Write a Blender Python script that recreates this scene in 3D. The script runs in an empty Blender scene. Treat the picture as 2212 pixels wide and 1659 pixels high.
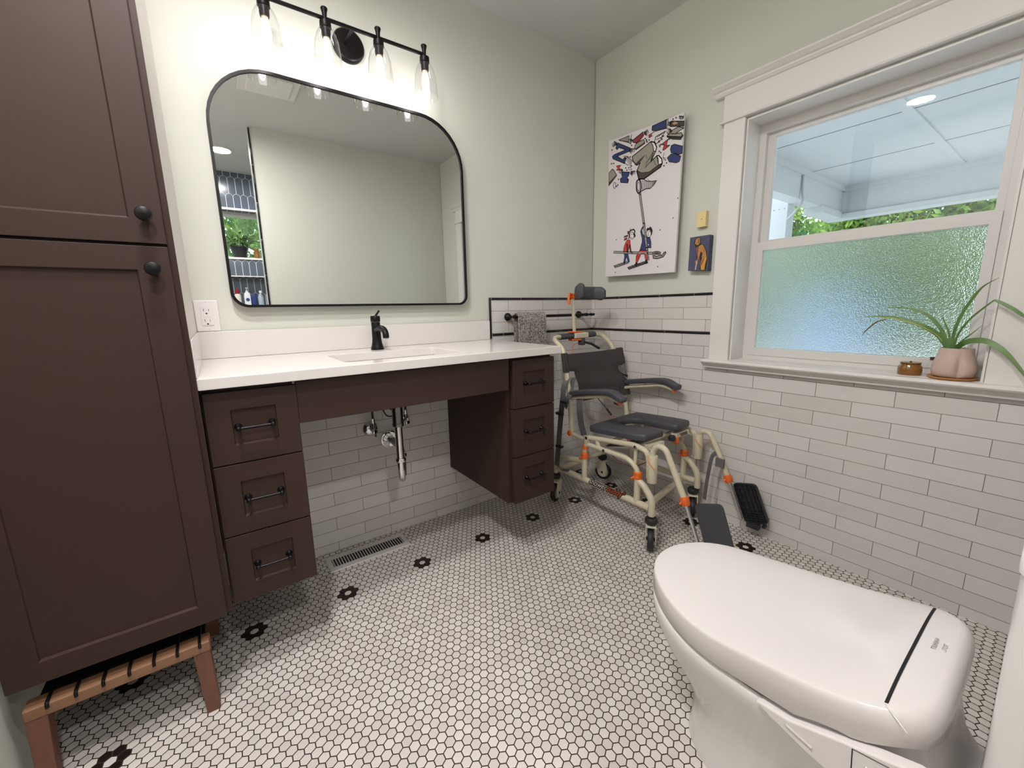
import bpy, bmesh, math, random
from mathutils import Vector, Matrix
scn = bpy.context.scene
C = scn.collection
PI = math.pi
# ---------------------------------------------------------------- camera, light, exposure
cam_d = bpy.data.cameras.new('camera'); cam = bpy.data.objects.new('camera', cam_d); C.objects.link(cam)
cam_d.sensor_fit = 'HORIZONTAL'; cam_d.sensor_width = 36.0; cam_d.lens = 36.0*885.678/2212.0
cam_d.clip_start = 0.02; cam_d.clip_end = 200
RX = Vector((0.81180104, -0.58361583, -0.0192776)); DN = Vector((-0.12091419, -0.13570875, -0.98334271)); FW = Vector((0.57127824, 0.80060958, -0.18073594))
cm = Matrix((RX, -DN, -FW)).transposed().to_4x4(); cm.translation = Vector((-1.94580532, -1.84430958, 1.06055724))
cam.matrix_world = cm
scn.camera = cam
scn.view_settings.view_transform = 'Standard'; scn.view_settings.look = 'None'; scn.view_settings.gamma = 1.0
scn.view_settings.use_curve_mapping = False
scn.view_settings.exposure = -0.58
w = bpy.data.worlds.new('overcast_sky'); scn.world = w; w.use_nodes = True
bg = w.node_tree.nodes['Background']; bg.inputs[0].default_value = (0.84, 0.92, 1.0, 1); bg.inputs[1].default_value = 4.0
BULB = 56.0     # vanity bulbs
DISC = 620.0     # recessed ceiling lamps
# ---------------------------------------------------------------- helpers
def lin(c):
    c = c/255.0
    return c/12.92 if c <= .04045 else ((c+.055)/1.055)**2.4
def rgb(r, g, b): return (lin(r), lin(g), lin(b), 1)
class NT:
    def __init__(s, name):
        s.m = bpy.data.materials.new(name); s.m.use_nodes = True; s.t = s.m.node_tree; s.t.nodes.clear()
        s.out = s.t.nodes.new('ShaderNodeOutputMaterial')
    def n(s, typ, **kw):
        nd = s.t.nodes.new(typ)
        for k, v in kw.items(): setattr(nd, k, v)
        return nd
    def l(s, a, b): s.t.links.new(a, b)
    def setin(s, nd, i, v):
        if hasattr(v, 'is_output') or isinstance(v, bpy.types.NodeSocket): s.l(v, nd.inputs[i])
        else: nd.inputs[i].default_value = v
    def math(s, op, a, b=0.0, c=None):
        nd = s.n('ShaderNodeMath', operation=op); s.setin(nd, 0, a); s.setin(nd, 1, b)
        if c is not None: s.setin(nd, 2, c)
        return nd.outputs[0]
    def mix(s, f, a, b):
        nd = s.n('ShaderNodeMix', data_type='RGBA'); s.setin(nd, 0, f); s.setin(nd, 6, a); s.setin(nd, 7, b)
        return nd.outputs[2]
    def pos(s): return s.n('ShaderNodeNewGeometry').outputs['Position']
    def obj(s): return s.n('ShaderNodeTexCoord').outputs['Object']
    def noise(s, vec, scale, detail=3, rough=.5):
        nd = s.n('ShaderNodeTexNoise'); s.l(vec, nd.inputs['Vector']); nd.inputs['Scale'].default_value = scale
        nd.inputs['Detail'].default_value = detail; nd.inputs['Roughness'].default_value = rough
        return nd.outputs[0]
    def bump(s, h, st=.3, dist=.001, nrm=None):
        nd = s.n('ShaderNodeBump'); nd.inputs['Strength'].default_value = st; nd.inputs['Distance'].default_value = dist
        s.l(h, nd.inputs['Height'])
        if nrm is not None: s.l(nrm, nd.inputs['Normal'])
        return nd.outputs[0]
    def bsdf(s, **kw):
        b = s.n('ShaderNodeBsdfPrincipled')
        for k, v in kw.items():
            key = k.replace('_', ' ')
            s.setin(b, key, v)
        s.l(b.outputs[0], s.out.inputs[0]); return b
def simple(name, col, rough=.5, metal=0.0, var=.06, vs=30, bump=0.0, bs=200, **kw):
    t = NT(name); p = t.obj()
    nz = t.noise(p, vs, 4)
    f = t.n('ShaderNodeMapRange'); t.l(nz, f.inputs[0]); f.inputs[3].default_value = 1-var; f.inputs[4].default_value = 1+var
    v = t.n('ShaderNodeVectorMath', operation='SCALE'); v.inputs[0].default_value = col[:3]; t.l(f.outputs[0], v.inputs['Scale'])
    b = t.bsdf(Base_Color=v.outputs[0], Roughness=rough, Metallic=metal, **kw)
    if bump: t.l(t.bump(t.noise(p, bs, 3), bump, .001), b.inputs['Normal'])
    return t.m
def mesh_obj(name, verts, faces, mat, parent=None, smooth=False, bevel=0, seg=2, mats=None, fm=None, angle=40):
    me = bpy.data.meshes.new(name); me.from_pydata([tuple(v) for v in verts], [], faces); me.update()
    o = bpy.data.objects.new(name, me); C.objects.link(o)
    if mats:
        for m_ in mats: me.materials.append(m_)
        if fm: me.polygons.foreach_set('material_index', fm)
    elif mat: me.materials.append(mat)
    if smooth:
        me.polygons.foreach_set('use_smooth', [True]*len(me.polygons))
        if angle < 180: me.set_sharp_from_angle(angle=math.radians(angle))
    if bevel:
        b = o.modifiers.new('bevel', 'BEVEL'); b.width = bevel; b.segments = seg; b.limit_method = 'ANGLE'; b.angle_limit = math.radians(35); b.harden_normals = False
        me.polygons.foreach_set('use_smooth', [True]*len(me.polygons))
        wn = o.modifiers.new('wn', 'WEIGHTED_NORMAL'); wn.keep_sharp = True
    if parent is not None: adopt(o, parent)
    return o
def adopt(o, parent):
    o.parent = parent
    M_ = parent.matrix_basis.copy()
    q = parent.parent
    while q is not None: M_ = q.matrix_basis @ M_; q = q.parent
    o.matrix_parent_inverse = Matrix.Identity(4)
    o.matrix_basis = M_.inverted() @ o.matrix_basis
def thing(name, label, cat, loc, group=None):
    o = bpy.data.objects.new(name, None); C.objects.link(o); o.empty_display_size = .05
    o.location = loc; o['label'] = label; o['category'] = cat
    if group: o['group'] = group
    return o
def tag(o, label, cat, group=None):
    o['label'] = label; o['category'] = cat
    if group: o['group'] = group
    return o
def struct(o): o['kind'] = 'structure'; return o
class G:
    """geometry collector"""
    def __init__(s): s.v = []; s.f = []
    def add(s, v, f):
        k = len(s.v); s.v += [tuple(a) for a in v]; s.f += [tuple(i+k for i in q) for q in f]; return s
    def box(s, x0, x1, y0, y1, z0, z1):
        x0, x1 = min(x0, x1), max(x0, x1); y0, y1 = min(y0, y1), max(y0, y1); z0, z1 = min(z0, z1), max(z0, z1)
        v = [(x, y, z) for z in (z0, z1) for y in (y0, y1) for x in (x0, x1)]
        return s.add(v, [(0,2,3,1),(4,5,7,6),(0,1,5,4),(2,6,7,3),(0,4,6,2),(1,3,7,5)])
    def tube(s, pts, r, seg=14, fil=0.0, closed=False, caps=True, flat=None):
        P = [Vector(p) for p in pts]
        if fil > 0: P = fillet(P, fil, closed)
        n = len(P); rs = r if isinstance(r, (list, tuple)) else [r]*n
        if len(rs) != n: rs = [rs[0]+(rs[-1]-rs[0])*i/(n-1) for i in range(n)]
        T = []
        for i in range(n):
            a = P[(i-1) % n] if (closed or i > 0) else P[i]; b = P[(i+1) % n] if (closed or i < n-1) else P[i]
            T.append((b-a).normalized())
        up = Vector((0,0,1)) if abs(T[0].z) < .9 else Vector((1,0,0))
        N = (up - T[0]*up.dot(T[0])).normalized(); vs = []
        for i in range(n):
            N = (N - T[i]*N.dot(T[i])).normalized(); B_ = T[i].cross(N)
            for k in range(seg):
                a = 2*PI*k/seg; ca, sa = math.cos(a), math.sin(a)
                if flat: vs.append(P[i] + N*(flat[0]*sgnp(ca, .4)) + B_*(flat[1]*sgnp(sa, .4)))
                else: vs.append(P[i] + (N*ca + B_*sa)*rs[i])
        fs = []
        for i in range(n if closed else n-1):
            j = (i+1) % n
            for k in range(seg):
                l = (k+1) % seg; fs.append((i*seg+k, j*seg+k, j*seg+l, i*seg+l))
        if caps and not closed:
            fs.append(tuple(range(seg))); fs.append(tuple(reversed(range((n-1)*seg, n*seg))))
        return s.add(vs, fs)
    def lathe(s, prof, c, axis='z', seg=28, flip=1, caps=True):
        """prof: list of (radius, height) along axis from c"""
        c = Vector(c); vs = []
        for r, h in prof:
            for k in range(seg):
                a = 2*PI*k/seg; u, v_ = r*math.cos(a), r*math.sin(a)
                if axis == 'z': d = Vector((u, v_, h))
                elif axis == 'y': d = Vector((u, h, v_))
                elif axis == 'x': d = Vector((h, u, v_))
                else:
                    ax = Vector(axis).normalized(); t1 = ax.orthogonal().normalized(); t2 = ax.cross(t1); d = t1*u+t2*v_+ax*h
                vs.append(c+d)
        n = len(prof); fs = [(i*seg+k, i*seg+(k+1) % seg, (i+1)*seg+(k+1) % seg, (i+1)*seg+k) for i in range(n-1) for k in range(seg)]
        if caps: fs.append(tuple(reversed(range(seg)))); fs.append(tuple(range((n-1)*seg, n*seg)))
        return s.add(vs, fs)
    def prism(s, poly, d, axis='z', base=0.0):
        """poly of 2D points extruded along axis from base by d; 2D = remaining axes in order"""
        n = len(poly)
        def mk(p, h):
            if axis == 'z': return (p[0], p[1], h)
            if axis == 'y': return (p[0], h, p[1])
            return (h, p[0], p[1])
        vs = [mk(p, base) for p in poly]+[mk(p, base+d) for p in poly]
        fs = [(i, (i+1) % n, n+(i+1) % n, n+i) for i in range(n)]+[tuple(reversed(range(n))), tuple(range(n, 2*n))]
        return s.add(vs, fs)
    def ring(s, rings, closed_u=True, cap0=False, cap1=False):
        m_ = len(rings[0]); n = len(rings); vs = [p for r in rings for p in r]; fs = []
        for i in range(n-1):
            for k in range(m_ if closed_u else m_-1):
                l = (k+1) % m_; fs.append((i*m_+k, i*m_+l, (i+1)*m_+l, (i+1)*m_+k))
        if cap0: fs.append(tuple(reversed(range(m_))))
        if cap1: fs.append(tuple(range((n-1)*m_, n*m_)))
        return s.add(vs, fs)
    def obj(s, name, mat, parent=None, **kw):
        o = mesh_obj(name, s.v, s.f, mat, parent, **kw)
        bm = bmesh.new(); bm.from_mesh(o.data); bmesh.ops.recalc_face_normals(bm, faces=bm.faces); bm.to_mesh(o.data); bm.free()
        return o
def sgnp(v, p): return (1 if v >= 0 else -1)*abs(v)**p
def fillet(P, r, closed=False, n=6):
    out = []; m_ = len(P)
    for i in range(m_):
        if not closed and i in (0, m_-1): out.append(P[i]); continue
        a, b, c = P[(i-1) % m_], P[i], P[(i+1) % m_]
        d1, d2 = (a-b), (c-b); t = min(r, d1.length*.49, d2.length*.49)
        p, q = b+d1.normalized()*t, b+d2.normalized()*t
        if d1.normalized().dot(d2.normalized()) < -.999: out.append(b); continue
        for k in range(n+1):
            u = k/n; out.append(p*(1-u)**2 + b*2*u*(1-u) + q*u*u)
    return out
def catmull(P, n=6):
    P = [Vector(p) for p in P]; out = []
    for i in range(len(P)-1):
        a, b, c, d = P[max(i-1, 0)], P[i], P[i+1], P[min(i+2, len(P)-1)]
        for k in range(n):
            t = k/n; out.append(.5*((2*b)+(-a+c)*t+(2*a-5*b+4*c-d)*t*t+(-a+3*b-3*c+d)*t**3))
    out.append(P[-1]); return out
def interp(tab, x):
    if x <= tab[0][0]: return tab[0][1]
    for (a, b), (c, d) in zip(tab, tab[1:]):
        if x <= c:
            t = (x-a)/(c-a); t = t*t*(3-2*t); return b+(d-b)*t
    return tab[-1][1]
def spl(tab, x):
    if x <= tab[0][0]: return tab[0][1]
    n = len(tab)
    for i in range(n-1):
        if x <= tab[i+1][0]:
            (x1, y1), (x2, y2) = tab[i], tab[i+1]; x0, y0 = tab[max(i-1, 0)]; x3, y3 = tab[min(i+2, n-1)]
            m1 = (y2-y0)/(x2-x0); m2 = (y3-y1)/(x3-x1); h = x2-x1; t = (x-x1)/h
            return (2*t**3-3*t*t+1)*y1+(t**3-2*t*t+t)*h*m1+(-2*t**3+3*t*t)*y2+(t**3-t*t)*h*m2
    return tab[-1][1]
# ---------------------------------------------------------------- materials
def tile_mat(name, u, u0, z0):
    """running-bond wall tile; u: 'X' or 'Y' wall direction, joint phase u0, row phase z0"""
    t = NT(name); sep = t.n('ShaderNodeSeparateXYZ'); t.l(t.pos(), sep.inputs[0])
    if u == 'X': a = t.math('SUBTRACT', sep.outputs[0], u0)
    else: a = t.math('SUBTRACT', t.math('MULTIPLY', sep.outputs[1], -1.0), u0)
    a = t.math('ADD', a, 0.24119*40); z = t.math('ADD', t.math('SUBTRACT', sep.outputs[2], z0), .05865*40)
    cb = t.n('ShaderNodeCombineXYZ'); t.l(a, cb.inputs[0]); t.l(z, cb.inputs[1])
    br = t.n('ShaderNodeTexBrick'); br.offset = .5; br.offset_frequency = 2; br.squash = 1; br.squash_frequency = 1
    t.l(cb.outputs[0], br.inputs['Vector'])
    for k, v in (('Scale', 1.0), ('Mortar Size', .0011), ('Mortar Smooth', .12), ('Bias', 0.0), ('Brick Width', .24119), ('Row Height', .05865)): br.inputs[k].default_value = v
    br.inputs['Color1'].default_value = rgb(220, 216, 213); br.inputs['Color2'].default_value = rgb(211, 207, 203); br.inputs['Mortar'].default_value = rgb(128, 119, 111)
    mp = t.n('ShaderNodeMapping'); mp.inputs['Scale'].default_value = (9, 60, 1); t.l(cb.outputs[0], mp.inputs[0])
    nz = t.noise(mp.outputs[0], 1.0, 4)
    col = t.mix(t.math('MULTIPLY', nz, .22), br.outputs[0], rgb(188, 180, 172))
    b = t.bsdf(Base_Color=col, Roughness=.22); b.inputs['Specular IOR Level'].default_value = .5
    n1 = t.bump(nz, .12, .002); h = t.math('MULTIPLY', br.outputs['Fac'], -1.0)
    t.l(t.bump(h, .8, .0012, n1), b.inputs['Normal'])
    return t.m
def floor_mat():
    t = NT('hexagon_floor_tile'); sep = t.n('ShaderNodeSeparateXYZ'); t.l(t.pos(), sep.inputs[0])
    p = .3068/12; sy = p*math.sqrt(3); x0, y0 = -.120, -.314
    X = t.math('SUBTRACT', t.math('SUBTRACT', sep.outputs[0], x0), t.math('MULTIPLY', t.math('ADD', sep.outputs[1], .308), .04)); Y = t.math('SUBTRACT', t.math('SUBTRACT', sep.outputs[1], y0), t.math('MULTIPLY', t.math('ADD', sep.outputs[0], 1.1), .022))
    def fm(v, per, off):   # floored mod centred
        return t.math('SUBTRACT', t.math('FLOORED_MODULO', t.math('ADD', v, per/2-off), per), per/2)
    ax, ay = fm(X, p, 0), fm(Y, sy, 0); bx, by = fm(X, p, p/2), fm(Y, sy, sy/2)
    la = t.math('ADD', t.math('MULTIPLY', ax, ax), t.math('MULTIPLY', ay, ay)); lb = t.math('ADD', t.math('MULTIPLY', bx, bx), t.math('MULTIPLY', by, by))
    f = t.math('LESS_THAN', la, lb)
    def sel(a, b): return t.math('ADD', t.math('MULTIPLY', f, a), t.math('MULTIPLY', t.math('SUBTRACT', 1.0, f), b))
    gx, gy = sel(ax, bx), sel(ay, by)
    hx = t.math('ABSOLUTE', gx); hy = t.math('ABSOLUTE', gy)
    hd = t.math('MAXIMUM', hx, t.math('ADD', t.math('MULTIPLY', hx, .5), t.math('MULTIPLY', hy, .8660254)))
    ix, iy = t.math('SUBTRACT', X, gx), t.math('SUBTRACT', Y, gy)
    u, v = fm(ix, 12*p, 0), fm(iy, 6*sy, 0)
    r = t.math('SQRT', t.math('ADD', t.math('MULTIPLY', u, u), t.math('MULTIPLY', v, v)))
    petal = t.math('MULTIPLY', t.math('GREATER_THAN', r, .5*p), t.math('LESS_THAN', r, 1.3*p))
    border = t.math('MAXIMUM', t.math('MULTIPLY', t.math('GREATER_THAN', iy, -.12), t.math('LESS_THAN', iy, .12)), t.math('MAXIMUM', t.math('GREATER_THAN', ix, -.12), t.math('LESS_THAN', ix, -2.0)))
    petal = t.math('MULTIPLY', petal, border)
    wn = t.n('ShaderNodeTexWhiteNoise', noise_dimensions='2D'); cb = t.n('ShaderNodeCombineXYZ')
    t.l(t.math('ROUND', t.math('DIVIDE', ix, p/2)), cb.inputs[0]); t.l(t.math('ROUND', t.math('DIVIDE', iy, sy/2)), cb.inputs[1]); t.l(cb.outputs[0], wn.inputs['Vector'])
    white = t.mix(wn.outputs[0], rgb(198, 191, 184), rgb(214, 208, 202))
    st = t.noise(t.pos(), 55, 5, .7); stm = t.n('ShaderNodeMapRange'); t.l(st, stm.inputs[0]); stm.inputs[1].default_value = .66; stm.inputs[2].default_value = .8
    white = t.mix(t.math('MULTIPLY', stm.outputs[0], .45), white, rgb(120, 108, 98))
    col = t.mix(petal, white, rgb(34, 24, 22))
    gr = t.n('ShaderNodeMapRange'); t.l(hd, gr.inputs[0]); gr.inputs[1].default_value = p*.5-.0015; gr.inputs[2].default_value = p*.5-.0011
    col = t.mix(gr.outputs[0], col, rgb(44, 33, 27))
    rough = t.math('ADD', .34, t.math('MULTIPLY', gr.outputs[0], .5))
    b = t.bsdf(Base_Color=col, Roughness=rough); b.inputs['Specular IOR Level'].default_value = .35
    ed = t.n('ShaderNodeMapRange'); t.l(hd, ed.inputs[0]); ed.inputs[1].default_value = p*.5-.0026; ed.inputs[2].default_value = p*.5-.0008; ed.inputs[3].default_value = 1; ed.inputs[4].default_value = 0
    t.l(t.bump(ed.outputs[0], .6, .001), b.inputs['Normal'])
    return t.m
def scallop_mat():
    """blue-grey tall arched tiles with pale grout"""
    t = NT('arched_blue_tile'); sep = t.n('ShaderNodeSeparateXYZ'); t.l(t.pos(), sep.inputs[0])
    W, H = .062, .16; X, Z = sep.outputs[0], sep.outputs[2]
    row = t.math('FLOOR', t.math('DIVIDE', Z, H)); off = t.math('MULTIPLY', t.math('FLOORED_MODULO', row, 2.0), W/2)
    u = t.math('SUBTRACT', t.math('FLOORED_MODULO', t.math('ADD', X, off), W), W/2); v = t.math('SUBTRACT', Z, t.math('MULTIPLY', row, H))
    au = t.math('ABSOLUTE', u)
    # arch top of each tile: circle centred at v = H - W/2
    dv = t.math('MAXIMUM', t.math('SUBTRACT', v, H-W/2), 0.0)
    d = t.math('SQRT', t.math('ADD', t.math('MULTIPLY', u, u), t.math('MULTIPLY', dv, dv)))
    side = t.math('LESS_THAN', t.math('ABSOLUTE', t.math('SUBTRACT', d, W/2-.0012)), .0018)
    col = t.mix(side, rgb(90, 99, 112), rgb(196, 200, 204))
    t.bsdf(Base_Color=col, Roughness=.12)
    return t.m
def glass_mat(name, tint=(.97, .99, 1, 1), rough=0.0, fres=.03):
    t = NT(name); tr = t.n('ShaderNodeBsdfTransparent'); tr.inputs[0].default_value = tint
    gl = t.n('ShaderNodeBsdfGlossy'); gl.inputs['Roughness'].default_value = rough
    lw = t.n('ShaderNodeLayerWeight'); lw.inputs[0].default_value = .5
    fr = t.math('ADD', fres, t.math('MULTIPLY', t.math('POWER', lw.outputs['Facing'], 4.0), .55))
    mx = t.n('ShaderNodeMixShader'); t.l(fr, mx.inputs[0]); t.l(tr.outputs[0], mx.inputs[1]); t.l(gl.outputs[0], mx.inputs[2])
    t.l(mx.outputs[0], t.out.inputs[0]); return t.m
def frosted_mat():
    t = NT('frosted_pebbled_glass'); rf = t.n('ShaderNodeBsdfRefraction'); rf.inputs['Roughness'].default_value = .34; rf.inputs['IOR'].default_value = 1.3
    rf.inputs[0].default_value = (.97, 1, 1, 1)
    gl = t.n('ShaderNodeBsdfGlossy'); gl.inputs['Roughness'].default_value = .25
    vo = t.n('ShaderNodeTexVoronoi'); vo.inputs['Scale'].default_value = 260; t.l(t.obj(), vo.inputs['Vector'])
    nb = t.bump(t.math('ADD', vo.outputs[0], t.noise(t.obj(), 180, 2)), .45, .0022)
    t.l(nb, rf.inputs['Normal']); t.l(nb, gl.inputs['Normal'])
    mx = t.n('ShaderNodeMixShader'); mx.inputs[0].default_value = .06; t.l(rf.outputs[0], mx.inputs[1]); t.l(gl.outputs[0], mx.inputs[2])
    t.l(mx.outputs[0], t.out.inputs[0]); return t.m
def emit_mat(name, col, s):
    t = NT(name); e = t.n('ShaderNodeEmission'); e.inputs[0].default_value = col; e.inputs[1].default_value = s
    t.l(e.outputs[0], t.out.inputs[0]); return t.m
def wood_mat(name, c1, c2, axis='X', rough=.55):
    t = NT(name); mp = t.n('ShaderNodeMapping'); t.l(t.pos(), mp.inputs[0])
    mp.inputs['Scale'].default_value = {'X': (4, 60, 60), 'Z': (60, 60, 4), 'Y': (60, 4, 60)}[axis]
    nz = t.noise(mp.outputs[0], 1.0, 5, .6); col = t.mix(nz, c1, c2)
    b = t.bsdf(Base_Color=col, Roughness=rough); t.l(t.bump(nz, .3, .001), b.inputs['Normal']); return t.m
def towel_mat():
    t = NT('speckled_towel'); nz = t.noise(t.pos(), 210, 2, .8)
    r = t.n('ShaderNodeMapRange'); t.l(nz, r.inputs[0]); r.inputs[1].default_value = .42; r.inputs[2].default_value = .58
    b = t.bsdf(Base_Color=t.mix(r.outputs[0], rgb(70, 64, 64), rgb(196, 186, 180)), Roughness=.95)
    t.l(t.bump(nz, 1.0, .004), b.inputs['Normal']); return t.m
XA, YB = -1.6090938, 1.2353885; Z1 = .0393
TILE_B = tile_mat('wall_tile_running_bond', 'X', XA, Z1); TILE_BU = tile_mat('wall_tile_upper_rows', 'X', XA, Z1+.0125)
TILE_R = tile_mat('window_wall_tile', 'Y', YB, Z1); TILE_RU = tile_mat('window_wall_tile_upper', 'Y', YB, Z1+.0125)
FLOOR = floor_mat(); SCALLOP = scallop_mat()
PAINT = simple('sage_wall_paint', rgb(206, 207, 197), .6, var=.015, vs=3, bump=.12, bs=350)
CEIL = simple('ceiling_paint', rgb(206, 204, 202), .7, var=.01, vs=3, bump=.1, bs=300)
TRIMW = simple('white_trim_paint', rgb(226, 222, 218), .35, var=.01)
VINYL = simple('white_window_vinyl', rgb(216, 213, 210), .35, var=.01)
CAB = simple('espresso_cabinet_paint', rgb(58, 42, 37), .5, var=.04, vs=90, Specular_IOR_Level=.22)
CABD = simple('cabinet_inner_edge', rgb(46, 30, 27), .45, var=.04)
COUNTER = simple('white_quartz', rgb(218, 213, 209), .16, var=.02, vs=60)
BLACK = simple('matte_black_metal', rgb(26, 24, 25), .38, 0.6, var=.05)
LINER = simple('black_glazed_liner', rgb(22, 19, 20), .15, var=.05)
GROUT = simple('pale_grout', rgb(190, 184, 178), .8)
CHROME = simple('polished_chrome', (.82, .82, .82, 1), .08, 1.0, var=.01)
DKCHROME = simple('dark_steel', (.25, .24, .24, 1), .25, 1.0, var=.02)
PORC = simple('white_porcelain', rgb(224, 220, 218), .12, var=.01)
LIDM = simple('white_glossy_plastic', rgb(223, 218, 216), .1, var=.01)
PLATE = simple('white_plastic_plate', rgb(226, 222, 220), .35, var=.01)
SLOT = simple('dark_recess', rgb(18, 15, 14), .7)
VENTM = simple('brushed_vent_metal', rgb(206, 201, 196), .35, .15, var=.03)
BEIGE = simple('cream_powder_coated_tube', rgb(202, 193, 168), .3, var=.02)
BEIGEP = simple('cream_plastic', rgb(206, 199, 180), .4, var=.02)
ORANGE = simple('orange_plastic', rgb(226, 104, 38), .4, var=.03)
FOAM = simple('dark_grey_foam', rgb(66, 66, 72), .5, var=.05, bump=.15, bs=500)
MESHF = simple('charcoal_mesh_fabric', rgb(60, 55, 55), .75, var=.06, bump=.4, bs=900)
STRAP = simple('grey_webbing', rgb(98, 96, 97), .55, var=.06, bump=.4, bs=700)
RUBBER = simple('black_rubber', rgb(36, 34, 36), .55, var=.05)
DKPL = simple('black_plastic', rgb(38, 37, 42), .45, var=.05)
WOOD1 = wood_mat('teak_wood_light', rgb(146, 108, 78), rgb(112, 78, 56), 'X'); WOOD2 = wood_mat('teak_wood_legs', rgb(122, 80, 62), rgb(92, 58, 44), 'Z')
TOWEL = towel_mat()
TERRA = simple('pink_clay_pot', rgb(196, 172, 160), .75, var=.04, bump=.1)
LEAF = simple('variegated_leaf', rgb(96, 128, 70), .45, var=.3, vs=18)
SOIL = simple('potting_soil', rgb(60, 44, 36), .9, var=.3, vs=80)
GLASS = glass_mat('clear_glass', (.985, .985, .985, 1)); PANE = glass_mat('window_glass', (.97, .99, 1, 1), 0, .05); FROST = frosted_mat()
MIRROR = simple('mirror_silver', (.86, .88, .87, 1), .0, 1.0, var=.0)
BULBM = emit_mat('glowing_bulb', (1, .945, .94, 1), BULB); DISCM = emit_mat('glowing_lamp_disc', (1, .96, .95, 1), DISC)
PORCHM = simple('porch_white_board', rgb(192, 197, 198), .6, var=.06, vs=12, bump=.5, bs=40)
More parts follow.
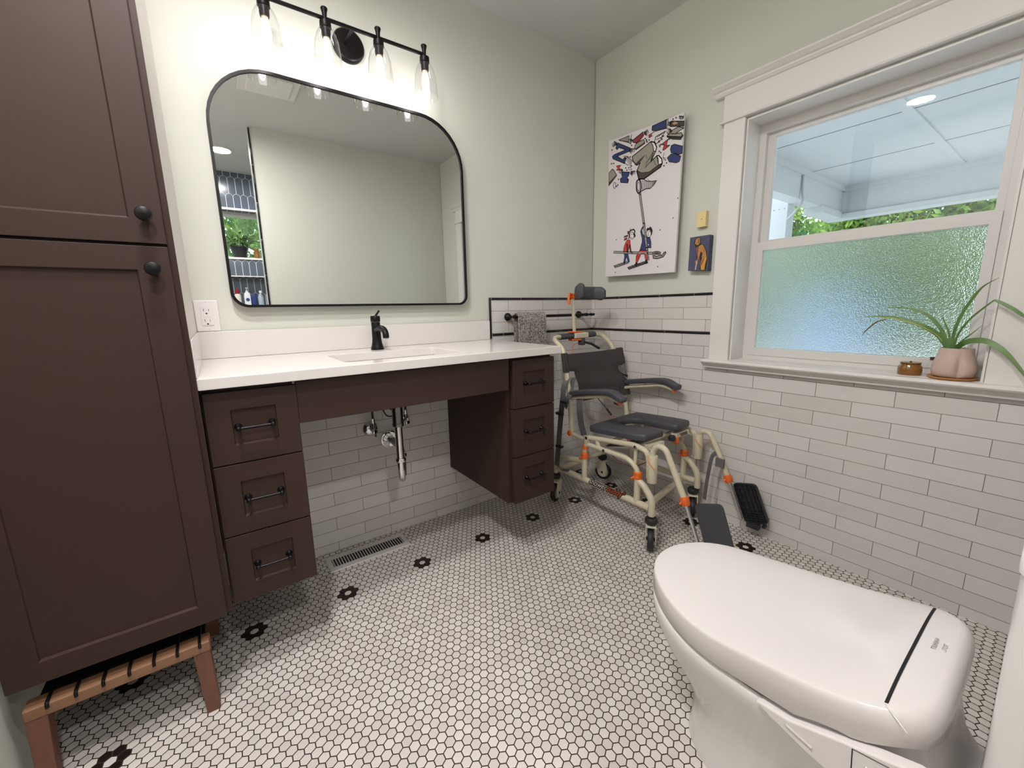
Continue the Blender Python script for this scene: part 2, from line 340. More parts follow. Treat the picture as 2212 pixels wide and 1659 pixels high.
ART_FILL=[('navy',[(-0.2133,1.938),(-0.301,1.8853),(-0.2984,1.8702),(-0.2226,1.8697),(-0.2174,1.8674),(-0.2545,1.8405),(-0.2659,1.8498),(-0.278,1.8402),(-0.2654,1.8187),(-0.1859,1.8648),(-0.1801,1.878),(-0.1923,1.8835),(-0.2713,1.8856),(-0.2246,1.9107),(-0.2145,1.9024),(-0.2037,1.9132)]),('grey',[(-0.2233,1.9479),(-0.292,1.9479),(-0.29,1.9156)]),('dark',[(-0.2233,1.9479),(-0.2831,1.9239),(-0.29,1.9156)]),('maroon',[(-0.3159,1.9185),(-0.3795,1.9376),(-0.385,1.9182),(-0.3579,1.9006),(-0.344,1.8954),(-0.3179,1.9082)]),('grey',[(-0.3438,1.899),(-0.3858,1.9003),(-0.3944,1.8799),(-0.3405,1.8651),(-0.3289,1.8758),(-0.3332,1.889)]),('dark',[(-0.3895,1.8861),(-0.3944,1.8799),(-0.3405,1.8651),(-0.3313,1.8714)]),('navy',[(-0.4345,1.9461),(-0.5154,1.9479),(-0.5148,1.9092),(-0.4565,1.916),(-0.434,1.9279)]),('dark',[(-0.4339,1.9303),(-0.5145,1.9149),(-0.5148,1.9092),(-0.4565,1.916),(-0.434,1.9279)]),('white',[(-0.5154,1.9479),(-0.5223,1.9477),(-0.5243,1.936),(-0.519,1.9078),(-0.5148,1.9092)]),('red',[(-0.414,1.9112),(-0.439,1.9148),(-0.4292,1.9052),(-0.4382,1.9012),(-0.4207,1.897),(-0.416,1.9013),(-0.4264,1.9026),(-0.4157,1.9065)]),('grey',[(-0.3176,1.8389),(-0.4291,1.8762),(-0.4532,1.8665),(-0.4662,1.8394),(-0.4612,1.8224),(-0.4338,1.7811),(-0.4682,1.7995),(-0.4799,1.7973),(-0.4981,1.7771),(-0.5021,1.7553),(-0.4943,1.7412),(-0.3977,1.7091),(-0.3628,1.7177),(-0.3483,1.7582),(-0.3689,1.7941),(-0.3487,1.7875),(-0.3218,1.8144)]),('white',[(-0.4291,1.8762),(-0.4532,1.8665),(-0.4662,1.8394),(-0.4612,1.8224),(-0.4494,1.8259),(-0.4436,1.8532)]),('white',[(-0.4682,1.7995),(-0.4799,1.7973),(-0.4981,1.7771),(-0.5021,1.7553),(-0.4807,1.7542),(-0.4778,1.7829)]),('dark',[(-0.3497,1.7627),(-0.3775,1.7433),(-0.4271,1.7342),(-0.4807,1.7542),(-0.5021,1.7553),(-0.4943,1.7412),(-0.3977,1.7091),(-0.3628,1.7177)]),('dark',[(-0.3619,1.8106),(-0.403,1.8253),(-0.3748,1.8021),(-0.3487,1.7875),(-0.3308,1.7935)]),('dark',[(-0.3891,1.7621),(-0.4193,1.7696),(-0.4044,1.7628)]),('dark',[(-0.5422,1.932),(-0.6119,1.9081),(-0.6106,1.8871),(-0.5869,1.8951),(-0.5381,1.9092),(-0.536,1.9232)]),('tan',[(-0.5456,1.9199),(-0.5588,1.9242),(-0.5723,1.9184),(-0.5776,1.909),(-0.5568,1.9113)]),('grey',[(-0.5223,1.8743),(-0.542,1.888),(-0.5816,1.8946),(-0.6111,1.8794),(-0.5673,1.8687),(-0.5992,1.8628),(-0.6057,1.8498),(-0.5978,1.8437),(-0.5239,1.8693)]),('dark',[(-0.5224,1.8721),(-0.5977,1.8448),(-0.6091,1.8487),(-0.5984,1.8337),(-0.5551,1.8483),(-0.5246,1.8669)]),('dark',[(-0.5425,1.879),(-0.5645,1.8719),(-0.5621,1.8671),(-0.54,1.8753)]),('red',[(-0.4945,1.8446),(-0.5288,1.8566),(-0.5192,1.8303),(-0.5401,1.8262),(-0.5061,1.8138),(-0.5016,1.8185),(-0.5104,1.8375),(-0.499,1.8405)]),('navy',[(-0.5485,1.8214),(-0.5646,1.8232),(-0.6095,1.8008),(-0.6087,1.7703),(-0.5864,1.7701),(-0.5724,1.7808),(-0.5503,1.7895),(-0.5439,1.8071)]),('navy',[(-0.5293,1.7729),(-0.548,1.7835),(-0.5726,1.7786),(-0.6029,1.7588),(-0.5962,1.7385),(-0.5804,1.7362),(-0.5415,1.7513)]),('red',[(-0.212,1.8218),(-0.2417,1.8176),(-0.2385,1.8108),(-0.2299,1.8093),(-0.239,1.7967),(-0.2339,1.793),(-0.2128,1.7985),(-0.2144,1.8032),(-0.223,1.8073),(-0.2122,1.8166)]),('grey',[(-0.1591,1.7994),(-0.1822,1.813),(-0.195,1.8031),(-0.2155,1.7721),(-0.1594,1.7309),(-0.1596,1.7599)]),('dark',[(-0.2136,1.7764),(-0.2155,1.7708),(-0.1594,1.7309),(-0.1592,1.7494)]),('navy',[(-0.2516,1.7807),(-0.3025,1.7663),(-0.2966,1.7491),(-0.2835,1.7423),(-0.2938,1.7347),(-0.2913,1.7151),(-0.2431,1.7293),(-0.2407,1.7478),(-0.256,1.7542),(-0.2487,1.7662)]),('white',[(-0.2938,1.7347),(-0.2974,1.7288),(-0.293,1.7147),(-0.2861,1.7176)]),('grey',0.00927,[(-0.3743,1.6388),(-0.4047,1.4907),(-0.4295,1.3633),(-0.4412,1.3008)]),('grey',0.00927,[(-0.3729,1.6487),(-0.3749,1.6384)]),('grey',0.00927,[(-0.2094,1.3661),(-0.3362,1.3486),(-0.4682,1.3303)]),('white',[(-0.3448,1.4364),(-0.3442,1.4304),(-0.342,1.4254),(-0.3385,1.422),(-0.334,1.4205),(-0.3291,1.4212),(-0.3243,1.424),(-0.3204,1.4285),(-0.3177,1.4343),(-0.3166,1.4405),(-0.3172,1.4465),(-0.3195,1.4515),(-0.3231,1.4549),(-0.3276,1.4563),(-0.3325,1.4556),(-0.3372,1.4528),(-0.3411,1.4482),(-0.3437,1.4425)]),('maroon',[(-0.2994,1.4641),(-0.3112,1.4648),(-0.3102,1.4493),(-0.3035,1.4477)]),('maroon',[(-0.2779,1.4422),(-0.2984,1.4458),(-0.3089,1.439),(-0.2782,1.4355)]),('maroon',[(-0.2801,1.4299),(-0.3006,1.4323),(-0.2959,1.4224),(-0.2788,1.4195)]),('red',[(-0.3028,1.4215),(-0.3199,1.4164),(-0.3226,1.3924),(-0.3149,1.3723),(-0.3054,1.3549),(-0.2757,1.361),(-0.2783,1.3848),(-0.2896,1.4074)]),('navy',[(-0.2756,1.3637),(-0.3053,1.3575),(-0.3211,1.3025),(-0.311,1.2981),(-0.2994,1.3315),(-0.2869,1.295),(-0.2781,1.2986),(-0.2854,1.3357)]),('navy',[(-0.4055,1.4729),(-0.3961,1.4719),(-0.3859,1.4507),(-0.3987,1.4132),(-0.3994,1.3978),(-0.3869,1.3557),(-0.4334,1.3475),(-0.4358,1.3625),(-0.4561,1.3587),(-0.4546,1.3877),(-0.4473,1.4113),(-0.4207,1.4177),(-0.4009,1.4357),(-0.3953,1.4544),(-0.4026,1.4684)]),('white',[(-0.4349,1.3816),(-0.4443,1.3791),(-0.4416,1.3706),(-0.4336,1.3754)]),('white',[(-0.4315,1.3732),(-0.4305,1.3691),(-0.4275,1.3669),(-0.4236,1.3674),(-0.4203,1.3704),(-0.4189,1.3748),(-0.4199,1.3788),(-0.4229,1.381),(-0.4268,1.3805),(-0.4301,1.3775)]),('white',[(-0.4115,1.4795),(-0.4105,1.4745),(-0.4075,1.4718),(-0.4036,1.4724),(-0.4003,1.4762),(-0.3988,1.4816),(-0.3998,1.4866),(-0.4028,1.4893),(-0.4067,1.4886),(-0.41,1.4849)]),('red',[(-0.3853,1.3546),(-0.4317,1.349),(-0.4385,1.3062),(-0.4263,1.2972),(-0.415,1.3369),(-0.3958,1.3365),(-0.3718,1.2922),(-0.3634,1.2956),(-0.3637,1.3271)]),('black',[(-0.3573,1.283),(-0.3634,1.2943),(-0.3725,1.2908),(-0.3707,1.2791),(-0.361,1.2742)]),('black',[(-0.4231,1.2975),(-0.4324,1.3017),(-0.441,1.2854),(-0.4302,1.2808)]),('white',[(-0.4528,1.4317),(-0.4522,1.4252),(-0.4499,1.4196),(-0.4462,1.4158),(-0.4414,1.4142),(-0.4363,1.4149),(-0.4312,1.418),(-0.427,1.423),(-0.4241,1.4293),(-0.4229,1.4362),(-0.4235,1.4428),(-0.4258,1.4484),(-0.4296,1.4521),(-0.4344,1.4537),(-0.4396,1.4529),(-0.4445,1.4498),(-0.4487,1.4448),(-0.4516,1.4385)]),('black',[(-0.4236,1.4537),(-0.4295,1.4615),(-0.4404,1.4593),(-0.4447,1.4653),(-0.4526,1.4603),(-0.461,1.4441),(-0.456,1.4225),(-0.4512,1.4394),(-0.4423,1.4515),(-0.4292,1.4486)]),('grey',[(-0.5163,1.3265),(-0.515,1.3239),(-0.511,1.322),(-0.5048,1.3209),(-0.497,1.3209),(-0.4886,1.3218),(-0.4807,1.3237),(-0.4741,1.3262),(-0.4697,1.3291),(-0.4681,1.3321),(-0.4694,1.3347),(-0.4736,1.3366),(-0.48,1.3376),(-0.4878,1.3377),(-0.4962,1.3367),(-0.5041,1.3348),(-0.5105,1.3323),(-0.5148,1.3294)]),('dark',[(-0.508,1.3267),(-0.507,1.3251),(-0.5037,1.3241),(-0.4987,1.3237),(-0.4927,1.324),(-0.4867,1.325),(-0.4815,1.3266),(-0.478,1.3284),(-0.4767,1.3303),(-0.4778,1.3319),(-0.4812,1.333),(-0.4862,1.3334),(-0.4922,1.333),(-0.4982,1.332),(-0.5033,1.3304),(-0.5068,1.3286)]),('grey',[(-0.4702,1.3205),(-0.4933,1.3117),(-0.5168,1.3178),(-0.523,1.3122),(-0.5339,1.3257),(-0.5438,1.3294),(-0.5456,1.3231),(-0.5321,1.3062),(-0.4969,1.3),(-0.4725,1.3051)])]
